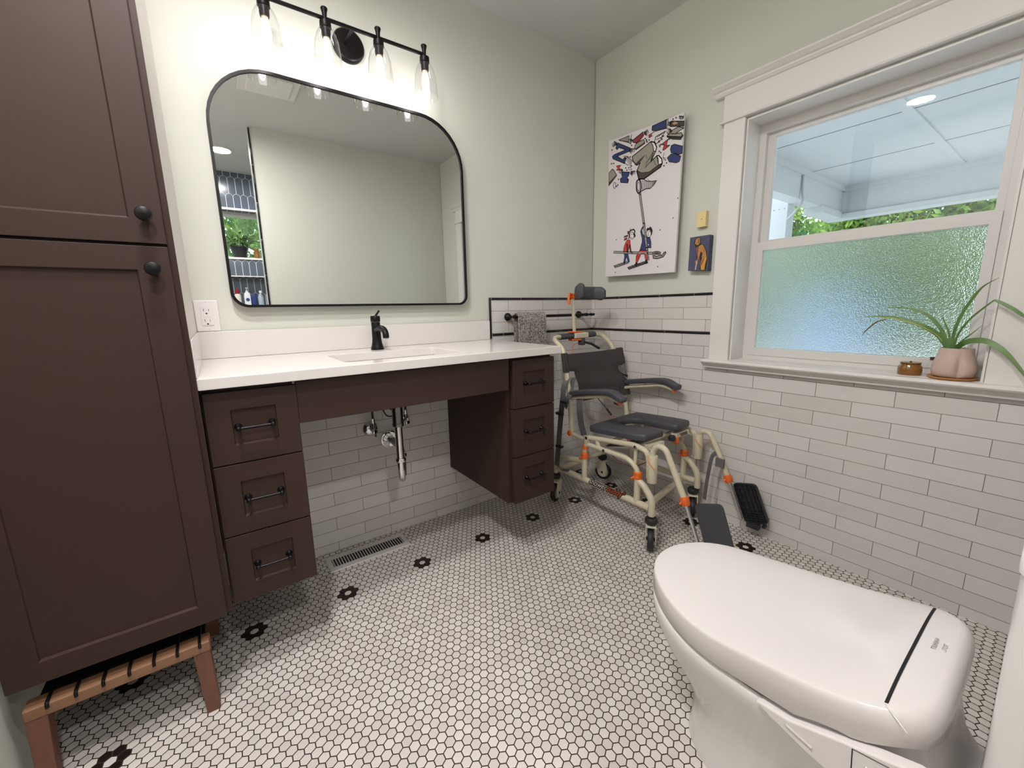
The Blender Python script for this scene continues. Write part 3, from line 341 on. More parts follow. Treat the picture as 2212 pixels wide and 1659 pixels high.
ART_INK=[(0.00357,[(-0.2133,1.938),(-0.301,1.8853),(-0.2984,1.8702),(-0.2226,1.8697),(-0.2174,1.8674),(-0.2545,1.8405),(-0.2659,1.8498),(-0.278,1.8402),(-0.2654,1.8187),(-0.1859,1.8648),(-0.1801,1.878),(-0.1923,1.8835),(-0.2713,1.8856),(-0.2246,1.9107),(-0.2145,1.9024),(-0.2037,1.9132),(-0.2133,1.938)]),(0.00357,[(-0.2233,1.9479),(-0.292,1.9479),(-0.29,1.9156),(-0.2233,1.9479)]),(0.00357,[(-0.3082,1.9475),(-0.3013,1.9182)]),(0.00357,[(-0.3159,1.9185),(-0.3795,1.9376),(-0.385,1.9182),(-0.3579,1.9006),(-0.344,1.8954),(-0.3179,1.9082),(-0.3159,1.9185)]),(0.00357,[(-0.3438,1.899),(-0.3858,1.9003),(-0.3944,1.8799),(-0.3405,1.8651),(-0.3289,1.8758),(-0.3332,1.889),(-0.3438,1.899)]),(0.00357,[(-0.4345,1.9461),(-0.5154,1.9479),(-0.5148,1.9092),(-0.4565,1.916),(-0.434,1.9279),(-0.4345,1.9461)]),(0.00357,[(-0.5154,1.9479),(-0.5223,1.9477),(-0.5243,1.936),(-0.519,1.9078),(-0.5148,1.9092),(-0.5154,1.9479)]),(0.00214,[(-0.414,1.9112),(-0.439,1.9148),(-0.4292,1.9052),(-0.4382,1.9012),(-0.4207,1.897),(-0.416,1.9013),(-0.4264,1.9026),(-0.4157,1.9065),(-0.414,1.9112)]),(0.00499,[(-0.3176,1.8389),(-0.4291,1.8762),(-0.4532,1.8665),(-0.4662,1.8394),(-0.4612,1.8224),(-0.4338,1.7811),(-0.4682,1.7995),(-0.4799,1.7973),(-0.4981,1.7771),(-0.5021,1.7553),(-0.4943,1.7412),(-0.3977,1.7091),(-0.3628,1.7177),(-0.3483,1.7582),(-0.3689,1.7941),(-0.3487,1.7875),(-0.3218,1.8144),(-0.3176,1.8389)]),(0.00357,[(-0.4291,1.8762),(-0.4532,1.8665),(-0.4662,1.8394),(-0.4612,1.8224),(-0.4494,1.8259),(-0.4436,1.8532),(-0.4291,1.8762)]),(0.00357,[(-0.4682,1.7995),(-0.4799,1.7973),(-0.4981,1.7771),(-0.5021,1.7553),(-0.4807,1.7542),(-0.4778,1.7829),(-0.4682,1.7995)]),(0.00357,[(-0.3497,1.7627),(-0.3775,1.7433),(-0.4271,1.7342),(-0.4807,1.7542),(-0.5021,1.7553),(-0.4943,1.7412),(-0.3977,1.7091),(-0.3628,1.7177),(-0.3497,1.7627)]),(0.00357,[(-0.4451,1.8225),(-0.4338,1.7811),(-0.4042,1.7677)]),(0.00214,[(-0.4048,1.82),(-0.4117,1.8014)]),(0.00285,[(-0.4479,1.8263),(-0.4037,1.7774)]),(0.00214,[(-0.4449,1.7968),(-0.4646,1.7562)]),(0.00285,[(-0.4683,1.7971),(-0.4806,1.7565)]),(0.00143,[(-0.4483,1.818),(-0.4423,1.7905)]),(0.00143,[(-0.442,1.8128),(-0.4369,1.7908)]),(0.00143,[(-0.4358,1.8076),(-0.4315,1.7911)]),(0.00143,[(-0.4295,1.8023),(-0.4261,1.7915)]),(0.00143,[(-0.4231,1.797),(-0.4207,1.7918)]),(0.00143,[(-0.4168,1.7917),(-0.4152,1.7921)]),(0.00143,[(-0.4103,1.7863),(-0.4097,1.7924)]),(0.00357,[(-0.4504,1.8627),(-0.4578,1.8903),(-0.5127,1.8976),(-0.4926,1.8816),(-0.5053,1.8797),(-0.4874,1.873),(-0.4976,1.8664),(-0.4735,1.8648),(-0.4824,1.8597),(-0.4536,1.8571)]),(0.00285,[(-0.4667,1.8852),(-0.5003,1.8949)]),(0.00285,[(-0.4614,1.8754),(-0.4928,1.8769)]),(0.00357,[(-0.5422,1.932),(-0.6119,1.9081),(-0.6106,1.8871),(-0.5869,1.8951),(-0.5381,1.9092),(-0.536,1.9232),(-0.5422,1.932)]),(0.00357,[(-0.5223,1.8743),(-0.542,1.888),(-0.5816,1.8946),(-0.6111,1.8794),(-0.5673,1.8687),(-0.5992,1.8628),(-0.6057,1.8498),(-0.5978,1.8437),(-0.5239,1.8693),(-0.5223,1.8743)]),(0.00357,[(-0.5224,1.8721),(-0.5977,1.8448),(-0.6091,1.8487),(-0.5984,1.8337),(-0.5551,1.8483),(-0.5246,1.8669),(-0.5224,1.8721)]),(0.00357,[(-0.4945,1.8446),(-0.5288,1.8566),(-0.5192,1.8303),(-0.5401,1.8262),(-0.5061,1.8138),(-0.5016,1.8185),(-0.5104,1.8375),(-0.499,1.8405),(-0.4945,1.8446)]),(0.00357,[(-0.5485,1.8214),(-0.5646,1.8232),(-0.6095,1.8008),(-0.6087,1.7703),(-0.5864,1.7701),(-0.5724,1.7808),(-0.5503,1.7895),(-0.5439,1.8071),(-0.5485,1.8214)]),(0.00357,[(-0.5293,1.7729),(-0.548,1.7835),(-0.5726,1.7786),(-0.6029,1.7588),(-0.5962,1.7385),(-0.5804,1.7362),(-0.5415,1.7513),(-0.5293,1.7729)]),(0.00214,[(-0.212,1.8218),(-0.2417,1.8176),(-0.2385,1.8108),(-0.2299,1.8093),(-0.239,1.7967),(-0.2339,1.793),(-0.2128,1.7985),(-0.2144,1.8032),(-0.223,1.8073),(-0.2122,1.8166),(-0.212,1.8218)]),(0.00357,[(-0.1591,1.7994),(-0.1822,1.813),(-0.195,1.8031),(-0.2155,1.7721),(-0.1594,1.7309),(-0.1596,1.7599),(-0.1591,1.7994)]),(0.00357,[(-0.2516,1.7807),(-0.3025,1.7663),(-0.2966,1.7491),(-0.2835,1.7423),(-0.2938,1.7347),(-0.2913,1.7151),(-0.2431,1.7293),(-0.2407,1.7478),(-0.256,1.7542),(-0.2487,1.7662),(-0.2516,1.7807)]),(0.00357,[(-0.2938,1.7347),(-0.2974,1.7288),(-0.293,1.7147),(-0.2861,1.7176),(-0.2938,1.7347)]),(0.00285,[(-0.2093,1.9286),(-0.1959,1.9287),(-0.183,1.9256)]),(0.00285,[(-0.2089,1.931),(-0.1962,1.9326),(-0.1841,1.9311)]),(0.00285,[(-0.2084,1.9333),(-0.1965,1.9366),(-0.1852,1.9366)]),(0.00285,[(-0.2079,1.9357),(-0.1968,1.9405),(-0.1863,1.9421)]),(0.00285,[(-0.2075,1.9381),(-0.1971,1.9445),(-0.1874,1.9476)]),(0.00285,[(-0.207,1.9405),(-0.1974,1.9484),(-0.1884,1.9531)]),(0.00285,[(-0.1788,1.947),(-0.1772,1.9412),(-0.1822,1.9299)]),(0.00285,[(-0.3005,1.8828),(-0.3159,1.8777),(-0.3322,1.8751)]),(0.00285,[(-0.2995,1.8807),(-0.3131,1.8747),(-0.3277,1.8712)]),(0.00285,[(-0.2985,1.8787),(-0.3103,1.8718),(-0.3231,1.8673)]),(0.00285,[(-0.2976,1.8766),(-0.3075,1.8688),(-0.3185,1.8634)]),(0.00285,[(-0.2966,1.8746),(-0.3047,1.8658),(-0.3138,1.8595)]),(0.00285,[(-0.2957,1.8725),(-0.3019,1.8628),(-0.3092,1.8555)]),(0.00285,[(-0.3239,1.8568),(-0.3292,1.8608),(-0.3306,1.8715)]),(0.00285,[(-0.3161,1.8225),(-0.3107,1.8067),(-0.3083,1.788)]),(0.00285,[(-0.3124,1.8259),(-0.3053,1.8133),(-0.3012,1.7978)]),(0.00285,[(-0.3087,1.8293),(-0.2998,1.8199),(-0.294,1.8076)]),(0.00285,[(-0.3049,1.8327),(-0.2944,1.8265),(-0.2868,1.8175)]),(0.00285,[(-0.3012,1.8361),(-0.2889,1.8332),(-0.2796,1.8274)]),(0.00285,[(-0.2975,1.8395),(-0.2834,1.8399),(-0.2723,1.8374)]),(0.00285,[(-0.2937,1.8429),(-0.2779,1.8466),(-0.265,1.8474)]),(0.00285,[(-0.29,1.8464),(-0.2724,1.8533),(-0.2577,1.8574)]),(0.00285,[(-0.2651,1.827),(-0.2726,1.8161),(-0.2923,1.8025)]),(0.00285,[(-0.2581,1.7857),(-0.2492,1.7811),(-0.2427,1.7734)]),(0.00285,[(-0.2564,1.7879),(-0.2469,1.7852),(-0.2399,1.7794)]),(0.00285,[(-0.2546,1.7901),(-0.2447,1.7893),(-0.2372,1.7853)]),(0.00285,[(-0.2529,1.7923),(-0.2424,1.7933),(-0.2345,1.7913)]),(0.00285,[(-0.2511,1.7945),(-0.2402,1.7974),(-0.2317,1.7972)]),(0.00285,[(-0.2291,1.7903),(-0.2318,1.7838),(-0.2417,1.7746)]),(0.00285,[(-0.3108,1.7683),(-0.3245,1.765),(-0.3388,1.7643)]),(0.00285,[(-0.3102,1.7663),(-0.3224,1.762),(-0.3353,1.7603)]),(0.00285,[(-0.3096,1.7643),(-0.3202,1.7589),(-0.3317,1.7562)]),(0.00285,[(-0.3089,1.7623),(-0.3181,1.7559),(-0.3281,1.7521)]),(0.00285,[(-0.3083,1.7603),(-0.316,1.7528),(-0.3245,1.7481)]),(0.00285,[(-0.3077,1.7583),(-0.3138,1.7498),(-0.3208,1.744)]),(0.00285,[(-0.3333,1.7466),(-0.3375,1.7508),(-0.3377,1.7608)]),(0.00285,[(-0.3165,1.9175),(-0.3084,1.9123),(-0.303,1.904)]),(0.00285,[(-0.3145,1.9197),(-0.3057,1.9165),(-0.2996,1.9102)]),(0.00285,[(-0.3125,1.922),(-0.303,1.9208),(-0.2962,1.9164)]),(0.00285,[(-0.3105,1.9243),(-0.3003,1.925),(-0.2927,1.9227)]),(0.00285,[(-0.3086,1.9265),(-0.2976,1.9292),(-0.2893,1.9289)]),(0.00285,[(-0.2877,1.9215),(-0.2911,1.9147),(-0.302,1.9052)]),(0.00285,[(-0.3858,1.9348),(-0.3969,1.9357),(-0.407,1.9396)]),(0.00285,[(-0.3865,1.9325),(-0.3971,1.9319),(-0.4068,1.9342)]),(0.00285,[(-0.3872,1.9303),(-0.3974,1.928),(-0.4066,1.9289)]),(0.00285,[(-0.3878,1.928),(-0.3977,1.9242),(-0.4065,1.9235)]),(0.00285,[(-0.3885,1.9257),(-0.3979,1.9204),(-0.4063,1.9181)]),(0.00285,[(-0.3892,1.9234),(-0.3982,1.9166),(-0.4061,1.9128)]),(0.00285,[(-0.4131,1.9194),(-0.4136,1.9251),(-0.4082,1.9356)]),(0.00285,[(-0.5482,1.8855),(-0.5395,1.881),(-0.5325,1.8736)]),(0.00285,[(-0.5467,1.8879),(-0.5377,1.8854),(-0.5305,1.8799)]),(0.00285,[(-0.5453,1.8904),(-0.536,1.8898),(-0.5285,1.8862)]),(0.00285,[(-0.5438,1.8928),(-0.5343,1.8941),(-0.5265,1.8926)]),(0.00285,[(-0.5423,1.8952),(-0.5326,1.8985),(-0.5245,1.8989)]),(0.00285,[(-0.5409,1.8977),(-0.5308,1.9029),(-0.5225,1.9052)]),(0.00285,[(-0.5192,1.8954),(-0.521,1.8886),(-0.5298,1.8779)]),(0.00285,[(-0.5421,1.9258),(-0.5362,1.922),(-0.5327,1.9154)]),(0.00285,[(-0.5405,1.9276),(-0.5339,1.9253),(-0.5297,1.9203)]),(0.00285,[(-0.5389,1.9294),(-0.5316,1.9287),(-0.5267,1.9253)]),(0.00285,[(-0.5373,1.9311),(-0.5293,1.932),(-0.5237,1.9302)]),(0.00285,[(-0.5223,1.9268),(-0.5253,1.9214),(-0.5338,1.9141)]),(0.00214,[(-0.4958,1.843),(-0.4892,1.8408),(-0.485,1.8358)]),(0.00214,[(-0.4945,1.8446),(-0.4875,1.8438),(-0.4827,1.8401)]),(0.00214,[(-0.4932,1.8462),(-0.4857,1.8467),(-0.4805,1.8445)]),(0.00214,[(-0.4782,1.844),(-0.4804,1.8392),(-0.4875,1.8327)]),(0.00214,[(-0.5295,1.8572),(-0.5348,1.8571),(-0.5384,1.8598)]),(0.00214,[(-0.5302,1.8562),(-0.5355,1.8551),(-0.5391,1.857)]),(0.00214,[(-0.5308,1.8551),(-0.5361,1.8532),(-0.5399,1.8542)]),(0.00214,[(-0.5415,1.8542),(-0.5409,1.8572),(-0.5372,1.8619)]),(0.00214,[(-0.4447,1.9129),(-0.4453,1.9152),(-0.4425,1.9179)]),(0.00214,[(-0.4453,1.9128),(-0.4465,1.9148),(-0.4443,1.9173)]),(0.00214,[(-0.445,1.9176),(-0.4432,1.9183),(-0.4405,1.9182)]),(0.00214,[(-0.4047,1.8958),(-0.4066,1.8883),(-0.412,1.8802)]),(0.00214,[(-0.4027,1.8961),(-0.4029,1.8894),(-0.4066,1.8822)]),(0.00214,[(-0.4007,1.8965),(-0.3992,1.8906),(-0.4013,1.8842)]),(0.00214,[(-0.4016,1.8818),(-0.4074,1.8795),(-0.4159,1.8796)]),(0.0057,[(-0.1733,1.8438),(-0.1784,1.8414)]),(0.0057,[(-0.1888,1.8409),(-0.1938,1.8385)]),(0.0057,[(-0.3106,1.7948),(-0.3153,1.7925)]),(0.0057,[(-0.2734,1.7952),(-0.2782,1.7929)]),(0.0057,[(-0.2813,1.7818),(-0.2861,1.7796)]),(0.0057,[(-0.5243,1.7515),(-0.5283,1.7495)]),(0.0057,[(-0.5102,1.742),(-0.5143,1.74)]),(0.0057,[(-0.4797,1.817),(-0.4839,1.8148)]),(0.0057,[(-0.4888,1.8086),(-0.4929,1.8065)]),(0.0057,[(-0.4175,1.888),(-0.4218,1.8857)]),(0.0057,[(-0.3927,1.9028),(-0.397,1.9005)]),(0.0057,[(-0.3081,1.8967),(-0.3127,1.8943)]),(0.0057,[(-0.3021,1.842),(-0.3068,1.8397)]),(0.0057,[(-0.5494,1.9383),(-0.5533,1.9361)]),(0.0057,[(-0.5653,1.9393),(-0.5691,1.9371)]),(0.0057,[(-0.2261,1.7488),(-0.231,1.7466)]),(0.0057,[(-0.2131,1.717),(-0.2181,1.7148)]),(0.0057,[(-0.2218,1.7214),(-0.2268,1.7192)]),(0.0057,[(-0.1747,1.9142),(-0.1797,1.9117)]),(0.00285,[(-0.2101,1.7216),(-0.2095,1.715),(-0.2072,1.7101),(-0.2037,1.7078),(-0.1997,1.7088),(-0.196,1.7126),(-0.1933,1.7187),(-0.1922,1.7258),(-0.1928,1.7325),(-0.1952,1.7374),(-0.1987,1.7396),(-0.2027,1.7386),(-0.2063,1.7347),(-0.209,1.7286),(-0.2101,1.7216)]),(0.00214,[(-0.5096,1.8014),(-0.5035,1.7825),(-0.5128,1.7673),(-0.5228,1.7645),(-0.5151,1.777),(-0.5065,1.7794)]),(0.00214,[(-0.2915,1.7929),(-0.2987,1.7785),(-0.317,1.7737),(-0.3083,1.7859),(-0.2915,1.7929)]),(0.00357,[(-0.5841,1.9403),(-0.5875,1.9272)]),(0.00357,[(-0.5896,1.9358),(-0.5921,1.9287)]),(0.00357,[(-0.5947,1.9365),(-0.5967,1.9301)]),(0.00357,[(-0.6002,1.9321),(-0.6018,1.9223)]),(0.00357,[(-0.6053,1.9328),(-0.6063,1.9237)]),(0.00285,[(-0.5842,1.9392),(-0.6081,1.9287)]),(0.00285,[(-0.5875,1.9272),(-0.5982,1.9214),(-0.6059,1.923)]),(0.00642,[(-0.3798,1.6767),(-0.3796,1.6665),(-0.3778,1.6577),(-0.3747,1.651),(-0.3707,1.6471),(-0.366,1.6466),(-0.3611,1.6493),(-0.3566,1.6551),(-0.3528,1.6633),(-0.3502,1.6733),(-0.349,1.6839),(-0.3493,1.6942),(-0.3511,1.7031),(-0.3542,1.7097),(-0.3583,1.7135),(-0.363,1.7139),(-0.3678,1.7111),(-0.3723,1.7053),(-0.376,1.6971),(-0.3786,1.6873),(-0.3798,1.6767)]),(0.00285,[(-0.3719,1.6774),(-0.3717,1.6689),(-0.3703,1.662),(-0.3679,1.6577),(-0.3649,1.6567),(-0.3617,1.6591),(-0.3589,1.6646),(-0.3568,1.6723),(-0.3558,1.6811),(-0.3561,1.6896),(-0.3575,1.6965),(-0.3599,1.7007),(-0.3629,1.7017),(-0.3661,1.6992),(-0.3689,1.6937),(-0.3709,1.6861),(-0.3719,1.6774)]),(0.00357,[(-0.363,1.7139),(-0.3883,1.7114),(-0.42,1.6915),(-0.4475,1.6849),(-0.4728,1.6823),(-0.4603,1.6675),(-0.437,1.6537),(-0.4094,1.6577),(-0.3801,1.6508)]),(0.00143,[(-0.3778,1.7018),(-0.4076,1.6945),(-0.4385,1.6859),(-0.4655,1.6817)]),(0.00143,[(-0.3782,1.6923),(-0.408,1.6877),(-0.4388,1.68),(-0.4656,1.6798)]),(0.00143,[(-0.3786,1.6829),(-0.4083,1.6808),(-0.439,1.6742),(-0.4657,1.6779)]),(0.00143,[(-0.379,1.6735),(-0.4086,1.6739),(-0.4393,1.6684),(-0.4658,1.6759)]),(0.00143,[(-0.3795,1.664),(-0.4089,1.667),(-0.4396,1.6625),(-0.4659,1.674)]),(0.00143,[(-0.3799,1.6546),(-0.4093,1.6601),(-0.4399,1.6567),(-0.466,1.6721)]),(0.00143,[(-0.3885,1.7077),(-0.389,1.655)]),(0.00143,[(-0.4011,1.7027),(-0.4014,1.6566)]),(0.00143,[(-0.4136,1.6977),(-0.4137,1.6581)]),(0.00143,[(-0.4261,1.6927),(-0.4258,1.6597)]),(0.00143,[(-0.4384,1.6878),(-0.4379,1.6613)]),(0.00143,[(-0.4506,1.6829),(-0.4498,1.6628)]),(0.00214,[(-0.4196,1.7013),(-0.4291,1.6917),(-0.4399,1.6879)]),(0.00214,[(-0.3428,1.7003),(-0.3503,1.7134)]),(0.01426,[(-0.3743,1.6388),(-0.4047,1.4907),(-0.4295,1.3633),(-0.4412,1.3008)]),(0.01426,[(-0.3729,1.6487),(-0.3749,1.6384)]),(0.01426,[(-0.2094,1.3661),(-0.3362,1.3486),(-0.4682,1.3303)]),(0.00285,[(-0.3448,1.4364),(-0.3442,1.4304),(-0.342,1.4254),(-0.3385,1.422),(-0.334,1.4205),(-0.3291,1.4212),(-0.3243,1.424),(-0.3204,1.4285),(-0.3177,1.4343),(-0.3166,1.4405),(-0.3172,1.4465),(-0.3195,1.4515),(-0.3231,1.4549),(-0.3276,1.4563),(-0.3325,1.4556),(-0.3372,1.4528),(-0.3411,1.4482),(-0.3437,1.4425),(-0.3448,1.4364)]),(0.00642,[(-0.3116,1.457),(-0.3213,1.4659),(-0.3411,1.4693),(-0.3498,1.4589),(-0.3455,1.444),(-0.3525,1.4352),(-0.3478,1.4282)]),(0.00285,[(-0.3175,1.4769),(-0.318,1.4638)]),(0.0057,[(-0.3118,1.4517),(-0.3158,1.4354),(-0.3094,1.4258)]),(0.00357,[(-0.3271,1.4468),(-0.3306,1.4437)]),(0.00357,[(-0.3389,1.4437),(-0.3406,1.4414)]),(0.00285,[(-0.3261,1.43),(-0.3328,1.4298)]),(0.00214,[(-0.2994,1.4641),(-0.3112,1.4648),(-0.3102,1.4493),(-0.3035,1.4477),(-0.2994,1.4641)]),(0.00214,[(-0.2779,1.4422),(-0.2984,1.4458),(-0.3089,1.439),(-0.2782,1.4355),(-0.2779,1.4422)]),(0.00214,[(-0.2801,1.4299),(-0.3006,1.4323),(-0.2959,1.4224),(-0.2788,1.4195),(-0.2801,1.4299)]),(0.00214,[(-0.3028,1.4215),(-0.3199,1.4164),(-0.3226,1.3924),(-0.3149,1.3723),(-0.3054,1.3549),(-0.2757,1.361),(-0.2783,1.3848),(-0.2896,1.4074),(-0.3028,1.4215)]),(0.00214,[(-0.2756,1.3637),(-0.3053,1.3575),(-0.3211,1.3025),(-0.311,1.2981),(-0.2994,1.3315),(-0.2869,1.295),(-0.2781,1.2986),(-0.2854,1.3357),(-0.2756,1.3637)]),(0.00856,[(-0.3003,1.398),(-0.3054,1.3549)]),(0.00856,[(-0.3193,1.3902),(-0.3276,1.3523)]),(0.00285,[(-0.4055,1.4729),(-0.3961,1.4719),(-0.3859,1.4507),(-0.3987,1.4132),(-0.3994,1.3978),(-0.3869,1.3557),(-0.4334,1.3475),(-0.4358,1.3625),(-0.4561,1.3587),(-0.4546,1.3877),(-0.4473,1.4113),(-0.4207,1.4177),(-0.4009,1.4357),(-0.3953,1.4544),(-0.4026,1.4684),(-0.4055,1.4729)]),(0.00214,[(-0.4349,1.3816),(-0.4443,1.3791),(-0.4416,1.3706),(-0.4336,1.3754),(-0.4349,1.3816)]),(0.00214,[(-0.4315,1.3732),(-0.4305,1.3691),(-0.4275,1.3669),(-0.4236,1.3674),(-0.4203,1.3704),(-0.4189,1.3748),(-0.4199,1.3788),(-0.4229,1.381),(-0.4268,1.3805),(-0.4301,1.3775),(-0.4315,1.3732)]),(0.00214,[(-0.4115,1.4795),(-0.4105,1.4745),(-0.4075,1.4718),(-0.4036,1.4724),(-0.4003,1.4762),(-0.3988,1.4816),(-0.3998,1.4866),(-0.4028,1.4893),(-0.4067,1.4886),(-0.41,1.4849),(-0.4115,1.4795)]),(0.00285,[(-0.3853,1.3546),(-0.4317,1.349),(-0.4385,1.3062),(-0.4263,1.2972),(-0.415,1.3369),(-0.3958,1.3365),(-0.3718,1.2922),(-0.3634,1.2956),(-0.3637,1.3271),(-0.3853,1.3546)]),(0.00214,[(-0.3573,1.283),(-0.3634,1.2943),(-0.3725,1.2908),(-0.3707,1.2791),(-0.361,1.2742),(-0.3573,1.283)]),(0.00214,[(-0.4231,1.2975),(-0.4324,1.3017),(-0.441,1.2854),(-0.4302,1.2808),(-0.4231,1.2975)]),(0.00285,[(-0.4528,1.4317),(-0.4522,1.4252),(-0.4499,1.4196),(-0.4462,1.4158),(-0.4414,1.4142),(-0.4363,1.4149),(-0.4312,1.418),(-0.427,1.423),(-0.4241,1.4293),(-0.4229,1.4362),(-0.4235,1.4428),(-0.4258,1.4484),(-0.4296,1.4521),(-0.4344,1.4537),(-0.4396,1.4529),(-0.4445,1.4498),(-0.4487,1.4448),(-0.4516,1.4385),(-0.4528,1.4317)]),(0.00214,[(-0.4236,1.4537),(-0.4295,1.4615),(-0.4404,1.4593),(-0.4447,1.4653),(-0.4526,1.4603),(-0.461,1.4441),(-0.456,1.4225),(-0.4512,1.4394),(-0.4423,1.4515),(-0.4292,1.4486),(-0.4236,1.4537)]),(0.00285,[(-0.4288,1.4441),(-0.4343,1.444)]),(0.00285,[(-0.4397,1.4412),(-0.4453,1.4411)]),(0.00499,[(-0.4352,1.4261),(-0.4374,1.4248)]),(0.00214,[(-0.4352,1.4381),(-0.4336,1.4334),(-0.438,1.4322)]),(0.00357,[(-0.5163,1.3265),(-0.515,1.3239),(-0.511,1.322),(-0.5048,1.3209),(-0.497,1.3209),(-0.4886,1.3218),(-0.4807,1.3237),(-0.4741,1.3262),(-0.4697,1.3291),(-0.4681,1.3321),(-0.4694,1.3347),(-0.4736,1.3366),(-0.48,1.3376),(-0.4878,1.3377),(-0.4962,1.3367),(-0.5041,1.3348),(-0.5105,1.3323),(-0.5148,1.3294),(-0.5163,1.3265)]),(0.00428,[(-0.4702,1.3205),(-0.4933,1.3117),(-0.5168,1.3178),(-0.523,1.3122),(-0.5339,1.3257),(-0.5438,1.3294),(-0.5456,1.3231),(-0.5321,1.3062),(-0.4969,1.3),(-0.4725,1.3051),(-0.4702,1.3205)]),(0.00357,[(-0.2081,1.2922),(-0.2214,1.2777)]),(0.00357,[(-0.2144,1.2924),(-0.2276,1.2789)]),(0.00357,[(-0.2205,1.294),(-0.2338,1.28)]),(0.00357,[(-0.2267,1.2944),(-0.2399,1.2811)]),(0.00357,[(-0.2329,1.2955),(-0.246,1.2822)]),(0.00357,[(-0.2389,1.2981),(-0.252,1.2833)]),(0.00357,[(-0.245,1.2993),(-0.258,1.2844)]),(0.00357,[(-0.2511,1.2981),(-0.2641,1.2855)]),(0.00357,[(-0.2571,1.3007),(-0.27,1.2866)]),(0.00357,[(-0.2631,1.3019),(-0.276,1.2877)]),(0.00357,[(-0.2692,1.3008),(-0.2819,1.2887)]),(0.00357,[(-0.2751,1.3033),(-0.2878,1.2898)]),(0.00357,[(-0.281,1.3034),(-0.2937,1.2909)]),(0.00357,[(-0.2869,1.3054),(-0.2996,1.2919)]),(0.00357,[(-0.2928,1.306),(-0.3054,1.293)]),(0.00357,[(-0.2986,1.3083),(-0.3112,1.2941)]),(0.00428,[(-0.3079,1.2743),(-0.3201,1.261)]),(0.00428,[(-0.3137,1.2745),(-0.3258,1.2621)]),(0.00428,[(-0.3194,1.277),(-0.3316,1.2633)]),(0.00428,[(-0.3252,1.2772),(-0.3373,1.2644)]),(0.00428,[(-0.3309,1.2785),(-0.343,1.2655)]),(0.00428,[(-0.3365,1.2821),(-0.3486,1.2666)]),(0.00428,[(-0.3423,1.2803),(-0.3543,1.2677)]),(0.00428,[(-0.348,1.2821),(-0.3599,1.2688)]),(0.00428,[(-0.3536,1.2843),(-0.3655,1.2699)]),(0.00428,[(-0.3591,1.2864),(-0.371,1.2709)]),(0.00428,[(-0.3648,1.2842),(-0.3766,1.272)]),(0.00428,[(-0.3703,1.2868),(-0.3821,1.2731)]),(0.00428,[(-0.3759,1.2869),(-0.3876,1.2742)]),(0.00428,[(-0.3815,1.2873),(-0.3931,1.2752)]),(0.00428,[(-0.3869,1.289),(-0.3985,1.2763)]),(0.00428,[(-0.3925,1.2892),(-0.404,1.2773)]),(0.00428,[(-0.3978,1.2923),(-0.4094,1.2784)]),(0.00428,[(-0.4033,1.2917),(-0.4148,1.2795)]),(0.00428,[(-0.4087,1.2941),(-0.4201,1.2805)]),(0.00428,[(-0.4141,1.2932),(-0.4255,1.2815)]),(0.00428,[(-0.4195,1.2945),(-0.4308,1.2826)]),(0.00428,[(-0.4247,1.2985),(-0.4361,1.2836)]),(0.00428,[(-0.2214,1.4304),(-0.2263,1.4329)]),(0.00428,[(-0.2201,1.2525),(-0.2251,1.2555)]),(0.00428,[(-0.5042,1.4388),(-0.5082,1.4411)]),(0.00428,[(-0.5758,1.4838),(-0.5795,1.486)]),(0.00428,[(-0.5003,1.2581),(-0.5043,1.2607)]),(0.00428,[(-0.5966,1.5714),(-0.6002,1.5734)])]
SMALL_ART=[('blk',[(-0.6914,1.3694),(-0.7032,1.3779),(-0.7169,1.3739),(-0.721,1.3451),(-0.7369,1.339),(-0.7519,1.311),(-0.7599,1.2738),(-0.7558,1.2235),(-0.7223,1.2263),(-0.7237,1.2715),(-0.7181,1.2885),(-0.708,1.271),(-0.702,1.2758),(-0.7007,1.3314),(-0.6922,1.3387),(-0.6867,1.3537)]),('ochre',[(-0.6948,1.369),(-0.7057,1.3745),(-0.7148,1.3722),(-0.7163,1.3498),(-0.7079,1.3407),(-0.6988,1.3429),(-0.6905,1.3481),(-0.6932,1.359)]),('ochre',[(-0.7106,1.3343),(-0.7256,1.3425),(-0.7349,1.3362),(-0.7477,1.3095),(-0.7537,1.2846),(-0.7429,1.2837),(-0.7296,1.2831),(-0.7329,1.3011),(-0.7234,1.3103),(-0.7146,1.2745),(-0.7078,1.2752),(-0.7102,1.3057)]),('gold',[(-0.732,1.2808),(-0.7537,1.2846),(-0.7555,1.2743),(-0.7494,1.2526),(-0.7469,1.2243),(-0.729,1.2258),(-0.7258,1.2569)]),('rust',[(-0.7336,1.2746),(-0.7452,1.2815),(-0.738,1.2578),(-0.7302,1.2421),(-0.7271,1.2547)]),('rust',[(-0.7332,1.3294),(-0.7431,1.312),(-0.7416,1.3021),(-0.7348,1.3211)]),('rust',[(-0.7008,1.3294),(-0.7083,1.3346),(-0.7087,1.2957),(-0.705,1.2899)]),('ochre',[(-0.6981,1.2658),(-0.7055,1.2744),(-0.7126,1.2706),(-0.7086,1.2627),(-0.7023,1.2551)]),('pale',[(-0.705,1.2651),(-0.7096,1.2647),(-0.7036,1.2279),(-0.699,1.2283)]),('blk',[(-0.6905,1.3481),(-0.6974,1.3472),(-0.7017,1.3395),(-0.697,1.335),(-0.6933,1.3395)]),('blk',[(-0.7083,1.3691),(-0.711,1.3687),(-0.7106,1.3505),(-0.708,1.3468)])]
